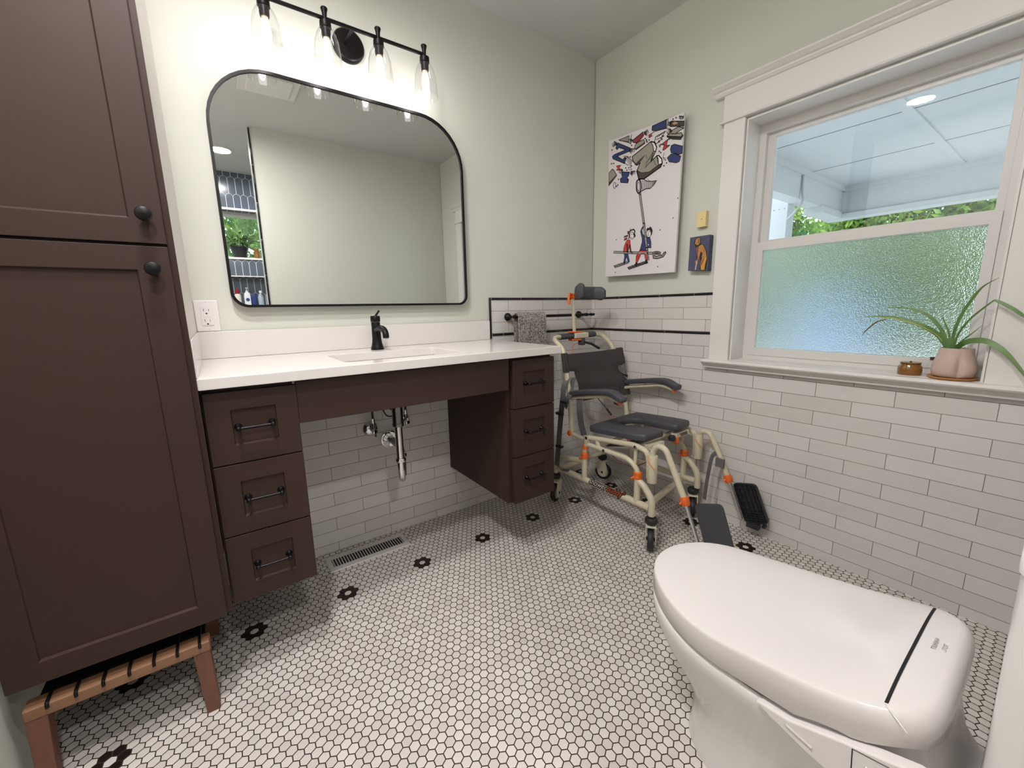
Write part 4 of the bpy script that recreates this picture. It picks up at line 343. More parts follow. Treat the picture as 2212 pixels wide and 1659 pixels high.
# ================================================================= ROOM SHELL
H = 2.44; YO = -2.07; XL = -2.42; YS = -3.36
g = G().box(-2.6, .45, -3.7, .12, -.06, 0); fl = struct(g.obj('floor', FLOOR))
g = G().box(-2.6, .2, -3.7, .12, H, H+.08); struct(g.obj('ceiling', CEIL))
def multi(name, parts, mats):
    gg = G(); fm = []
    for k, b in parts: gg.box(*b); fm += [k]*6
    o = mesh_obj(name, gg.v, gg.f, None, mats=mats, fm=fm); return struct(o)
multi('wall_back', [(0, (-2.6, .16, .005, .12, 0, H)), (1, (-2.005, .16, 0, .005, 0, .919)), (2, (-.757, .16, 0, .005, .931, 1.107))], [PAINT, TILE_B, TILE_BU])
OY0, OY1, OZ0, OZ1 = -1.675, -.88, .80, 1.835
multi('wall_right', [(0, (.005, .16, YO, 0, OZ1, H)), (0, (.005, .16, OY1, 0, .0, OZ1)), (0, (.005, .16, YO, OY0, 0, OZ1)), (0, (.005, .16, OY0, OY1, 0, OZ0-.02)),
    (1, (0, .005, YO, 0, 0, .782)), (1, (0, .005, -.8, 0, .782, .919)), (1, (0, .005, YO, -1.755, .782, .919)),
    (2, (0, .005, -.8, 0, .931, 1.107)), (2, (0, .005, YO, -1.755, .931, 1.107))], [PAINT, TILE_R, TILE_RU])
struct(G().box(XL-.12, XL, -3.7, 0, 0, H).obj('wall_left', PAINT))
struct(G().box(-2.012, -2.0, -.575, .004, .904, H).obj('wall_alcove', simple('alcove_panel_paint', rgb(222, 216, 208), .5, var=.01)))
# opposite wall with tiled foot, ending at the shower opening
multi('wall_opposite', [(0, (-1.565, .16, YO-.11, YO-.006, 0, H)), (1, (-1.565, .0, YO-.006, YO, 0, .919)), (1, (-1.565, .0, YO-.006, YO, .931, 1.107)), (2, (-1.571, -1.565, YO-.11, YO-.004, 0, H))],
    [PAINT, TILE_B, simple('wall_end_tile', rgb(206, 206, 204), .2, var=.03)])
# liners (black pencil tile) with pale joints
def liner(n, a, b, ticks, r=.0062):
    a, b = Vector(a), Vector(b); gg = G(); t0 = (b-a).normalized(); L = (b-a).length
    cuts = [0]+sorted(ticks)+[L]
    for c0, c1 in zip(cuts, cuts[1:]):
        gg.tube([a+t0*(c0+.001), a+t0*(c0+.003), a+t0*(c1-.003), a+t0*(c1-.001)], [r*.86, r, r, r*.86], seg=12)
    o = struct(gg.obj('trim_%d' % n, LINER, smooth=True, angle=70))
    gj = G()
    gj.tube([a+t0*.0005, b-t0*.0005], r*.8, seg=8)
    gj.obj('liner_joint', GROUT, o, smooth=True)
liner(1, (-.755, -.001, 1.113), (0, -.001, 1.113), [.195, .464, .70])
liner(2, (-.755, -.001, .925), (0, -.001, .925), [.07, .34, .493])
liner(3, (-.762, -.001, .905), (-.762, -.001, 1.12), [])
liner(4, (-.001, 0, 1.113), (-.001, -.79, 1.113), [.22, .491, .688])
liner(5, (-.001, 0, .925), (-.001, -.79, .925), [.263, .533])
liner(6, (-.001, -1.77, .925), (-.001, YO, .925), [.15]); liner(7, (-.001, -1.77, 1.113), (-.001, YO, 1.113), [.12])
liner(8, (-1.56, YO+.001, 1.113), (0, YO+.001, 1.113), [.27*i for i in range(1, 6)]); liner(9, (-1.56, YO+.001, .925), (0, YO+.001, .925), [.27*i for i in range(1, 6)])
liner(10, (-1.566, YO-.001, .01), (-1.566, YO-.001, H-.01), [.27*i for i in range(1, 9)])
# window trim
gg = G().box(-.014, .008, -.877, -.786, .80, 1.846).box(-.014, .008, -1.765, -1.678, .80, 1.846); struct(gg.obj('trim_11', TRIMW, bevel=.002))
gg = G().box(-.014, .008, -1.772, -.780, 1.846, 1.965); struct(gg.obj('trim_12', TRIMW, bevel=.002))
gg = G()
prof = [(.005, 1.992), (-.05, 1.992), (-.05, 1.986), (-.044, 1.981), (-.036, 1.974), (-.028, 1.97), (-.028, 1.964), (-.02, 1.955), (-.014, 1.953), (.005, 1.953)]
gg.add([(x, -.742, z) for x, z in prof]+[(x, -1.81, z) for x, z in prof], [(i, (i+1) % 10, 10+(i+1) % 10, 10+i) for i in range(10)]+[tuple(range(10)), tuple(reversed(range(10, 20)))]); struct(gg.obj('trim_13', TRIMW))
gg = G().box(-.026, .005, -1.783, -.770, 1.842, 1.850); struct(gg.obj('trim_14', TRIMW, bevel=.003))
gg = G()
prof = [(.1, .803), (-.046, .803), (-.052, .799), (-.053, .793), (-.049, .787), (-.042, .785), (-.036, .780), (-.03, .772), (-.026, .770), (-.024, .762), (.0, .760), (.1, .76)]
n_ = len(prof)
gg.add([(x, -.768 if x < 0 else -.79, z) for x, z in prof]+[(x, -1.80, z) for x, z in prof], [(i, (i+1) % n_, n_+(i+1) % n_, n_+i) for i in range(n_)]+[tuple(range(n_)), tuple(reversed(range(n_, 2*n_)))])
sill = struct(gg.obj('window_1_sill', TRIMW)); sill.name = 'trim_15'
# ---- window_1
win = bpy.data.objects.new('window_1', None); C.objects.link(win); win.location = (.1, (OY0+OY1)/2, .8); struct(win); win['label'] = 'white two-sash window with clear upper and frosted lower pane'
gg = G()
def frame_x(gg, x0, x1, y0, y1, z0, z1, wl, wr, wb, wt):
    """rectangular frame in the wall plane; wl = side towards the corner (y1), wr = y0 side"""
    O = [(y0, z0), (y1, z0), (y1, z1), (y0, z1)]; I = [(y0+wr, z0+wb), (y1-wl, z0+wb), (y1-wl, z1-wt), (y0+wr, z1-wt)]
    vs = [(x, *p) for x in (x0, x1) for p in O+I]
    fs = []
    for k in range(4):
        l = (k+1) % 4
        fs += [(k, l, 4+l, 4+k), (8+k, 12+k, 12+l, 8+l), (k, 8+k, 8+l, l), (4+k, 4+l, 12+l, 12+k)]
    gg.add(vs, fs)
frame_x(gg, .0, .118, OY0, OY1, OZ0, OZ1, .006, .006, .004, .006); gg.obj('jamb_liner', TRIMW, win)
gg = G(); frame_x(gg, .112, .16, OY0+.002, OY1-.002, OZ0+.002, OZ1-.002, .030, .032, .022, .040); gg.obj('window_frame', VINYL, win, bevel=.002)
gg = G(); frame_x(gg, .135, .158, OY0+.03, OY1-.03, 1.30, OZ1-.038, .030, .026, .044, .022); s2 = gg.obj('upper_sash', VINYL, win, bevel=.002)
gg = G().box(.147, .149, OY0+.05, OY1-.05, 1.34, 1.785); gg.obj('upper_pane', PANE, s2)
gg = G(); frame_x(gg, .108, .132, OY0+.034, OY1-.032, .822, 1.335, .027, .027, .036, .038); s1 = gg.obj('lower_sash', VINYL, win, bevel=.002)
gg = G().box(.1195, .1225, OY0+.055, OY1-.055, .85, 1.305); gg.obj('frosted_pane', FROST, s1)
gg = G().box(.100, .112, -1.27, -1.20, 1.322, 1.334).box(.100, .112, -1.02, -.975, 1.322, 1.334); 
# ---------------------------------------------------------------- shower area seen in the mirror
shw = simple('shower_ceiling_paint', rgb(200, 204, 208), .6)
NX0, NX1 = -1.92, -1.42
multi('wall_shower', [(0, (XL, .1, YS-.2, YS, 0, 1.14)), (0, (XL, NX0, YS-.2, YS, 1.14, 1.445)), (0, (NX1, .1, YS-.2, YS, 1.14, 1.445)), (0, (NX0, NX1, YS-.2, YS-.11, 1.14, 1.445)),
    (0, (XL, .1, YS-.2, YS, 1.445, 1.62)), (0, (XL, -2.1, YS-.2, YS, 1.62, 2.09)), (0, (-1.2, .1, YS-.2, YS, 1.62, 2.09)), (0, (XL, .1, YS-.2, YS, 2.09, H)),
    (1, (-2.1, -1.2, YS-.2, YS+.012, 1.610, 1.628)), (1, (-2.1, -1.2, YS, YS+.006, 2.085, 2.105)), (1, (NX0, NX1, YS-.002, YS+.005, 1.437, 1.447)), (1, (NX0, NX1, YS-.11, YS+.006, 1.13, 1.145))],
    [SCALLOP, simple('white_solid_ledge', rgb(226, 226, 224), .3)])
struct(G().box(.0, .16, YS-.2, YO-.11, 0, H).obj('wall_shower_side', SCALLOP))
win2 = bpy.data.objects.new('window_2', None); C.objects.link(win2); win2.location = (-1.65, YS-.15, 1.62); struct(win2); win2['label'] = 'small white shower window seen in the mirror'
gg = G().box(-2.1, -1.2, YS-.19, YS-.13, 2.045, 2.09).box(-2.1, -1.2, YS-.19, YS-.13, 1.62, 1.65).box(-2.1, -2.06, YS-.19, YS-.13, 1.65, 2.045).box(-1.24, -1.2, YS-.19, YS-.13, 1.65, 2.045)
gg.obj('window_frame', VINYL, win2); G().box(-2.07, -1.23, YS-.162, YS-.158, 1.64, 2.055).obj('pane', PANE, win2)
# ================================================================= RECESSED LAMPS + FAN
def recessed(x, y, label):
    t = thing('recessed_ceiling_light', label, 'ceiling light', (x, y, H), 'recessed ceiling lights')
    G().lathe([(.072, -.002), (.072, .0), (.094, .0), (.096, -.004), (.08, -.010), (.072, -.006)], (x, y, H), caps=False).obj('trim_ring', TRIMW, t, smooth=True)
    G().lathe([(.001, -.003), (.072, -.003), (.072, -.0015), (.001, -.0015)], (x, y, H)).obj('lamp_disc', DISCM, t)
recessed(-1.95, -.95, 'round recessed ceiling light reflected as a bright ellipse in the upper window pane')
recessed(-2.08, -1.5, 'added round recessed ceiling light outside the frame, softening the shadows, left of the toilet')  # lamp added out of view to soften shadows; a toilet lid highlight suggests one
recessed(-1.73, -2.72, 'round recessed ceiling light in the shower, glowing at the left edge of the mirror')
t = thing('exhaust_fan', 'square white exhaust fan grille on the ceiling, seen in the top left of the mirror', 'exhaust fan', (-1.5, -1.32, H))
G().box(-1.66, -1.34, -1.47, -1.17, H-.012, H).obj('grille_frame', TRIMW, t, bevel=.004); G().box(-1.62, -1.38, -1.43, -1.21, H-.024, H-.010).obj('cover_plate', PLATE, t, bevel=.006)
# ================================================================= PORCH AND GARDEN
zc = 2.62
gg = G().box(.17, 5.5, -6, .55, zc, zc+.06); po = struct(gg.obj('ceiling_porch', PORCHM)); 
gg = G()
for x in (2.95, 4.16, 1.74): gg.box(x-.006, x+.006, -6, .4, zc-.003, zc+.01)
gg.obj('panel_seam', simple('porch_seam', rgb(128, 132, 136), .8), po)
gg = G().box(.17, 5.4, -.77, -.70, zc-.012, zc+.01).box(.17, 5.4, -3.2, -3.13, zc-.012, zc+.01); gg.obj('batten', PORCHM, po)
gg = G().box(5.34, 5.5, -6, .55, 2.265, zc).box(5.30, 5.52, -6, .57, 2.20, 2.265); gg.obj('beam', PORCHM, po)
gg = G().box(.17, 5.34, .39, .55, 2.29, zc).box(4.6, 5.34, .36, .57, 2.21, 2.29); gg.obj('beam', PORCHM, po)
gg = G().box(5.30, 5.34, -6, .39, zc-.06, zc).box(.17, 5.34, .355, .39, zc-.06, zc); gg.obj('crown_strip', PORCHM, po)
gg = G().box(4.09, 4.29, .56, .76, -.3, 2.55); po2 = gg.obj('porch_post', PORCHM, bevel=.01); tag(po2, 'square white porch post outside the window, under the roof beam', 'post')
for y in (.60, .66, .72): G().lathe([(.008, 0), (.008, -.004)], (4.09, y, 2.24), axis='x', seg=10).obj('bolt_head', DKCHROME, po2)
pp = G().tube([(3.96, .375, 2.60), (3.96, .375, 2.40), (3.93, .34, 2.25), (3.93, .42, 2.14), (3.95, .50, 2.08)], .012, fil=.06).obj('conduit_pipe', simple('grey_conduit', rgb(170, 172, 176), .4, .3), smooth=True)
tag(pp, 'thin grey conduit pipe running down the porch beam outside the window', 'pipe')
struct(G().box(.17, 14, -9, 9, -.45, -.3).obj('ground', simple('pale_patio_concrete', rgb(232, 230, 228), .8, var=.05, vs=3)))
struct(G().box(-8, .17, -14, -3.75, -.45, -.3).obj('ground_side', simple('garden_grass', rgb(96, 130, 70), .9, var=.3, vs=5)))
leafm = NT('hedge_leaves'); oi = leafm.noise(leafm.pos(), 2.2, 4, .7); cr = leafm.n('ShaderNodeValToRGB'); leafm.l(oi, cr.inputs[0])
cr.color_ramp.elements[0].position = .35; cr.color_ramp.elements[0].color = rgb(60, 118, 78); cr.color_ramp.elements[1].position = .68; cr.color_ramp.elements[1].color = rgb(176, 208, 104)
d1 = leafm.n('ShaderNodeBsdfDiffuse'); leafm.l(cr.outputs[0], d1.inputs[0]); d2 = leafm.n('ShaderNodeBsdfTranslucent'); leafm.l(cr.outputs[0], d2.inputs[0])
mx = leafm.n('ShaderNodeMixShader'); mx.inputs[0].default_value = .3; leafm.l(d1.outputs[0], mx.inputs[1]); leafm.l(d2.outputs[0], mx.inputs[2]); leafm.l(mx.outputs[0], leafm.out.inputs[0])
BARK = simple('tree_bark', rgb(90, 74, 58), .9, var=.2)
def tree(name, c, rad, n, label, seed, size=.16, trunk=True):
    rnd = random.Random(seed); vs, fs = [], []
    for i in range(n):
        d = Vector((rnd.gauss(0, 1), rnd.gauss(0, 1), rnd.gauss(0, 1))).normalized(); k = rnd.uniform(.55, 1.0)*(1+.12*math.sin(7*d.x+3*d.y)+.1*math.sin(9*d.z))
        p = Vector((c[0]+d.x*rad[0]*k, c[1]+d.y*rad[1]*k, c[2]+d.z*rad[2]*k))
        u = Vector((rnd.gauss(0, 1), rnd.gauss(0, 1), rnd.gauss(0, 1)-.8)).normalized(); v = u.orthogonal().normalized(); s_ = size*rnd.uniform(.6, 1.25); b = len(vs)
        vs += [p, p+u*s_*.5+v*s_*.33, p+u*s_, p+u*s_*.5-v*s_*.33]; fs.append((b, b+1, b+2, b+3))
    t = thing(name, label, 'tree', (c[0], c[1], -.3), 'trees beyond the porch')
    mesh_obj('foliage', vs, fs, leafm.m, t)
    G().tube([(c[0], c[1], -.3), (c[0]+.1, c[1], c[2]*.5), (c[0], c[1]+.1, c[2]+rad[2]*.3)], [.14, .1, .05]).obj('trunk', BARK, t, smooth=True)
tree('leafy_tree', (10.6, -4.9, 1.6), (2.0, 2.9, 2.9), 26000, 'dark green leafy tree behind the right half of the upper window pane', 1)
tree('leafy_tree', (11.2, .95, 1.8), (1.3, 2.3, 3.0), 26000, 'yellow-green sunlit tree behind the middle of the upper window pane', 2)
tree('leafy_tree', (7.6, 3.0, 1.3), (1.1, 1.9, 2.6), 20000, 'leafy tree beside the porch post at the left of the upper window pane', 3)
tree('leafy_tree', (-2.0, -6.6, 1.9), (1.6, 1.1, 1.7), 9000, 'bright green tree seen in the mirror through the shower window', 5, .1)
gg = G().box(5.62, 6.1, .05, .85, -.3, 1.25); bl = gg.obj('blue_stand_in', simple('pale_blue_surface', rgb(160, 182, 216), .6, var=.05), bevel=.1, seg=3); tag(bl, 'stand-in block for an unidentified pale blue shape outdoors, a blurred patch in the left half of the frosted pane', 'stand-in block')  # stand-in block added for the blurred blue behind the frosted pane
# ================================================================= VANITY
def bar_pull(x0, x1, y, z, parent, name='handle'):
    gg = G(); o = y-.028
    gg.tube([(x0-.004, o, z), (x1+.004, o, z)], .0042, seg=10)
    for x in (x0, x1):
        gg.lathe([(.0095, 0), (.0095, -.002), (.006, -.006), (.0045, -.01), (.0045, -.024), (.0065, -.027), (.0065, -.031), (.003, -.034)], (x, y, z), axis='y', seg=14)
    return gg.obj(name, BLACK, parent, smooth=True, angle=50)
def shaker(x0, x1, z0, z1, y, st, ra, th=.02, rec=.007):
    """frame-and-panel front, front face at y"""
    gg = G()
    O = [(x0, z0), (x1, z0), (x1, z1), (x0, z1)]; I = [(x0+st, z0+ra), (x1-st, z0+ra), (x1-st, z1-ra), (x0+st, z1-ra)]
    J = [(a+.002*sx, b+.002*sz) for (a, b), (sx, sz) in zip(I, ((1, 1), (-1, 1), (-1, -1), (1, -1)))]
    vs = [(a, y, b) for a, b in O]+[(a, y, b) for a, b in I]+[(a, y+rec, b) for a, b in J]+[(a, y+th, b) for a, b in O]
    fs = [(8, 9, 10, 11), (15, 14, 13, 12)]
    for k in range(4):
        l = (k+1) % 4; fs += [(k, l, 4+l, 4+k), (4+k, 4+l, 8+l, 8+k), (12+k, 12+l, l, k)]
    gg.add(vs, fs); return gg
def drawer_bank(x0, x1, fx0, fx1, label, cat_x, st):
    t = thing('drawer_cabinet', label, 'drawer cabinet', ((x0+x1)/2, -.28, .256), 'wall-hung vanity drawer cabinets')
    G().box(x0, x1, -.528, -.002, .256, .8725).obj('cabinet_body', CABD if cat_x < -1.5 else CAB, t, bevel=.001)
    for z0, z1 in ((.663, .860), (.4585, .6595), (.257, .455)):
        d = shaker(fx0, fx1, z0, z1, -.550, st, .05).obj('drawer', CAB, t, bevel=.0012)
        c = (fx0+fx1)/2; bar_pull(c-.040, c+.040, -.543, (z0+z1)/2, d)
    return t
drawer_bank(-2.0, -1.785, -1.995, -1.780, 'dark brown wall-hung drawer cabinet beside the tall cabinet, left end of the counter', -1.9, .055)
drawer_bank(-1.035, -.806, -1.018, -.802, 'dark brown wall-hung drawer cabinet under the right end of the counter, beside the shower chair', -.9, .052)
ap = G().box(-1.7795, -1.036, -.548, -.53, .745, .868).obj('apron_panel', CAB, bevel=.0015); tag(ap, 'plain dark brown apron panel spanning below the counter between the drawer cabinets', 'panel')
# countertop
ct = thing('countertop', 'white quartz vanity countertop with backsplash and sink cutout', 'countertop', (-1.39, -.28, .873))
gg = G()
ox0, ox1, oy0, oy1, ix0, ix1, iy0, iy1, za, zb = -2.0, -.779, -.572, 0, -1.622, -1.192, -.487, -.212, .873, .903
def rrect(x0, x1, y0, y1, r, n=5):
    out = []
    for cx, cy, a0 in ((x1-r, y1-r, 0), (x0+r, y1-r, 90), (x0+r, y0+r, 180), (x1-r, y0+r, 270)):
        for i in range(n+1):
            a = math.radians(a0+90*i/n); out.append((cx+r*math.cos(a), cy+r*math.sin(a)))
    return out
inner = rrect(ix0, ix1, iy0, iy1, .02); nI = len(inner)
outer = []
for (x, y) in inner:   # project inner points outward on the outer rectangle
    cx, cy = (ix0+ix1)/2, (iy0+iy1)/2; dx, dy = x-cx, y-cy
    tx = ((ox1 if dx > 0 else ox0)-cx)/dx if abs(dx) > 1e-6 else 1e9; ty = ((oy1 if dy > 0 else oy0)-cy)/dy if abs(dy) > 1e-6 else 1e9
    tt = min(tx, ty); outer.append((cx+dx*tt, cy+dy*tt))
# add exact corners: build with bmesh fill instead
bm = bmesh.new()
def loop(pts, z): return [bm.verts.new((x, y, z)) for x, y in pts]
oc = [(ox0, oy0), (ox1, oy0), (ox1, oy1), (ox0, oy1)]
for z in (za, zb):
    A_ = loop(oc, z); B_ = loop(inner, z)
    e = [bm.edges.new((A_[i], A_[(i+1) % 4])) for i in range(4)]+[bm.edges.new((B_[i], B_[(i+1) % nI])) for i in range(nI)]
    bmesh.ops.triangle_fill(bm, edges=e, use_beauty=True)
    if z == za: A0, B0 = A_, B_
for i in range(4): bm.faces.new((A0[i], A0[(i+1) % 4], A_[(i+1) % 4], A_[i]))
for i in range(nI): bm.faces.new((B0[i], B0[(i+1) % nI], B_[(i+1) % nI], B_[i]))
bmesh.ops.recalc_face_normals(bm, faces=bm.faces)
me = bpy.data.meshes.new('slab'); bm.to_mesh(me); bm.free(); me.materials.append(COUNTER)
o = bpy.data.objects.new('slab', me); C.objects.link(o); bv = o.modifiers.new('bevel', 'BEVEL'); bv.width = .002; bv.segments = 2; bv.limit_method = 'ANGLE'; adopt(o, ct)
G().box(-1.999, -.779, -.0205, -.0005, .9035, 1.0).obj('backsplash', COUNTER, ct, bevel=.0015)
G().box(-1.9995, -1.9955, -.568, -.021, .9035, 1.0).obj('side_splash', COUNTER, ct, bevel=.0015)
# undermount sink
sk = thing('sink_basin', 'rectangular white undermount sink basin below the black faucet', 'sink', ((ix0+ix1)/2, -.35, .76))
gg = G(); rings = []
for d, z in ((.012, .8725), (-.008, .8725), (-.008, .868), (-.004, .85), (.012, .775), (.035, .752), (.09, .745)):
    x0_, x1_, y0_, y1_ = ix0+d, ix1-d, iy0+d, iy1-d
    if d == .012 and z > .87: x0_, x1_, y0_, y1_ = ix0-.03, ix1+.03, iy0-.025, iy1+.025
    rings.append([(x, y, z) for x, y in rrect(x0_, x1_, y0_, y1_, .03, 5)])
inn = list(rings); outr = [[(x, y, z-.008) for x, y, z in r] for r in reversed(rings)]
gg.ring(rings, cap1=True); gg.obj('basin', PORC, sk, smooth=True, angle=60)
G().lathe([(.0, .001), (.022, .001), (.022, .003), (.0, .003)], (-1.39, -.33, .7445), seg=20).obj('drain', CHROME, sk, smooth=True)
# faucet
fc = thing('faucet', 'matte black single-hole faucet behind the sink', 'faucet', (-1.403, -.118, .903)); fx, fy = -1.403, -.118
G().lathe([(.0265, .9035), (.0265, .908), (.024, .916), (.0205, .93), (.0185, .95), (.0178, .99), (.0178, 1.0155), (.0172, 1.017)], (fx, fy, 0)).obj('faucet_body', BLACK, fc, smooth=True)
G().lathe([(.0188, 1.018), (.0192, 1.019), (.0192, 1.038), (.0175, 1.042), (.0, 1.043)], (fx, fy, 0)).obj('handle_cap', BLACK, fc, smooth=True)
G().tube([(fx, fy-.002, 1.04), (fx+.018, fy+.012, 1.058), (fx+.022, fy+.015, 1.062)], [.0048, .0042, .0042]).obj('lever', BLACK, fc, smooth=True)
sp = G().tube(catmull([(fx, fy-.012, .985), (fx+.002, fy-.045, .991), (fx+.004, fy-.078, .989), (fx+.005, fy-.098, .975), (fx+.005, fy-.102, .955)], 5), [.014, .0135, .0135, .0135, .0135, .013, .013, .013, .013, .0128, .0125, .0125, .0125, .0125, .0125, .0125, .0125, .0125, .0125, .012, .012]).obj('spout', BLACK, fc, smooth=True)
G().lathe([(.0095, .951), (.0095, .9553)], (fx+.005, fy-.102, 0), seg=14).obj('aerator', CHROME, sp)
# ================================================================= PLUMBING
pb = thing('sink_drain_trap', 'chrome drain pipe and curved trap under the sink', 'drain trap', (-1.385, -.25, .37))
G().tube([(-1.385, -.25, .745), (-1.385, -.25, .60)], .0215, seg=18).obj('tail_sleeve', DKCHROME, pb, smooth=True, angle=60)
G().tube([(-1.385, -.25, .72), (-1.385, -.25, .425)], .016, seg=18).obj('tailpiece', CHROME, pb, smooth=True, angle=60)
u = [(-1.385, -.25, .46), (-1.385, -.25, .41)]
for i in range(13):
    a = PI*i/12; u.append((-1.385+.0125*(1-math.cos(a)), -.25+.026*(1-math.cos(a)), .405-.045*math.sin(a)))
u += [(-1.36, -.198, .46)]
G().tube(u, .0155, seg=18).obj('trap_bend', CHROME, pb, smooth=True, angle=60)
G().tube([(-1.36, -.198, .44), (-1.36, -.19, .475), (-1.352, -.15, .482), (-1.348, -.03, .478)], .0155, seg=18, fil=.03).obj('trap_arm', DKCHROME, pb, smooth=True, angle=60)
for (x, y, z, r) in ((-1.385, -.25, .605, .0235), (-1.385, -.25, .452, .0225), (-1.36, -.198, .452, .0205)):
    G().lathe([(r*.9, -.009), (r, -.007), (r, .005), (r*.86, .009)], (x, y, z), seg=16).obj('slip_nut', CHROME if z < .6 else DKCHROME, pb, smooth=True, angle=50)
G().lathe([(.040, -.001), (.040, -.022), (.036, -.024), (.034, -.020), (.021, -.018), (.019, -.032)], (-1.348, 0, .475), axis='y', seg=26).obj('wall_flange', CHROME, pb, smooth=True, angle=50)
def stop_valve(x, z, label):
    t = thing('shutoff_valve', label, 'water valve', (x, 0, z), 'shutoff valves under the sink')
    G().lathe([(.036, -.001), (.035, -.005), (.024, -.015), (.009, -.019)], (x, 0, z), axis='y', seg=24).obj('escutcheon', CHROME, t, smooth=True, angle=50)
    G().tube([(x, -.012, z), (x, -.055, z)], .0075).tube([(x, -.05, z-.008), (x, -.05, z+.035)], .0085).obj('valve_body', DKCHROME, t, smooth=True, angle=50)
    G().lathe([(.0065, .034), (.008, .036), (.008, .056), (.006, .058)], (x, -.05, z), seg=8).obj('compression_nut', CHROME, t)
    G().box(x-.004, x+.004, -.072, -.064, z-.022, z+.022).lathe([(.012, -.058), (.012, -.068), (.008, -.072)], (x, 0, z), axis='y', seg=16).obj('knob', CHROME, t, smooth=True, angle=50)
    G().tube(catmull([(x, -.05, z+.05), (x, -.052, z+.12), (x*.8-1.39*.2, -.07, z+.17), (-1.395, -.10, z+.25)]), .0048).obj('supply_hose', RUBBER, t, smooth=True)
stop_valve(-1.427, .536, 'chrome shutoff valve on the tile left of the drain pipe'); stop_valve(-1.276, .553, 'chrome shutoff valve on the tile right of the drain pipe')
hs = G().tube(catmull([(-1.45, -.12, .80), (-1.40, -.16, .70), (-1.385, -.17, .655), (-1.36, -.17, .66), (-1.335, -.16, .72), (-1.33, -.14, .80)]), .0055).obj('black_loop_hose', RUBBER, smooth=True)
tag(hs, 'black flexible hose looping down behind the sink drain', 'hose')
h2 = G().tube(catmull([(-1.415, -.13, .78), (-1.41, -.14, .66), (-1.385, -.14, .615), (-1.34, -.14, .64), (-1.31, -.13, .78)]), .003).obj('thin_wire_cable', RUBBER, smooth=True); tag(h2, 'thin black cable sagging between the two shutoff valves', 'cable')
# ================================================================= MIRROR
mi = thing('vanity_mirror', 'large wall mirror with thin black frame and rounded corners above the sink', 'mirror', (-1.4, 0, 1.083))
def mirror_outline(x0, x1, z0, z1, rt, rl, rr, n=10):
    out = []
    for cx, cz, r, a0 in ((x1-rt, z1-rt, rt, 0), (x0+rt, z1-rt, rt, 90), (x0+rl, z0+rl, rl, 180), (x1-rr, z0+rr, rr, 270)):
        for i in range(n+1):
            a = math.radians(a0+90*i/n); out.append((cx+r*math.cos(a), cz+r*math.sin(a)))
    return out
ol = mirror_outline(-1.886, -.912, 1.084, 1.902, .205, .055, .045)
il = mirror_outline(-1.877, -.921, 1.093, 1.893, .196, .048, .038)
rings = [[(x, -.004, z) for x, z in ol], [(x, -.030, z) for x, z in ol], [(x*1+0, -.032, z) for x, z in ol], [(x, -.032, z) for x, z in il], [(x, -.018, z) for x, z in il]]
G().ring(rings).obj('frame', BLACK, mi, smooth=True, angle=35)
G().prism([(x, z) for x, z in il], .010, axis='y', base=-.026).obj('mirror_glass', MIRROR, mi)
# ================================================================= VANITY LIGHT
vl = thing('vanity_light_bar', 'black four-lamp vanity light bar with clear glass bell shades above the mirror', 'vanity light', (-1.385, 0, 2.085))
LY, LZ = -.128, 2.078
G().lathe([(.060, -.001), (.060, -.014), (.055, -.020), (.048, -.022), (.0, -.022)], (-1.388, .005, 2.085), axis='y', seg=40, caps=False).obj('wall_canopy', BLACK, vl, smooth=True, angle=40)
G().tube([(-1.405, -.015, 2.085), (-1.405, LY, LZ)], .0055).obj('arm', BLACK, vl, smooth=True)
G().tube([(-1.395-.34, LY, LZ), (-1.125+.004, LY, LZ)], .0065).obj('crossbar', BLACK, vl, smooth=True)
for x in (-1.690, -1.5005, -1.312, -1.1255):
    s_ = G().lathe([(.0, .034), (.0105, .034), (.012, .031), (.0085, .018), (.0075, .006), (.0075, -.008), (.019, -.010), (.0195, -.028), (.0185, -.030)], (x, LY, LZ), seg=22).lathe([(.016, -.028), (.015, -.052), (.0135, -.060), (.0, -.060)], (x, LY, LZ), seg=22).obj('socket', BLACK, vl, smooth=True, angle=40)
    pr = [(.0175, -.028), (.025, -.036), (.034, -.052), (.041, -.075), (.0445, -.105), (.0465, -.135), (.0475, -.158)]
    G().lathe(pr+[(r-.0012, h) for r, h in reversed(pr)], (x, LY, LZ), seg=40, caps=False).obj('glass_shade', GLASS, s_, smooth=True, angle=60)
    G().lathe([(.008, -.060), (.0085, -.066), (.0125, -.082), (.0150, -.105), (.0125, -.135), (.007, -.158), (.0, -.163)], (x, LY, LZ), seg=20, caps=False).obj('light_bulb', BULBM, s_, smooth=True)
    G().lathe([(.0105, -.0605), (.0105, -.067), (.008, -.069)], (x, LY, LZ), seg=18).obj('bulb_collar', simple('bulb_base_glow', rgb(240, 205, 170), .4), s_, smooth=True)
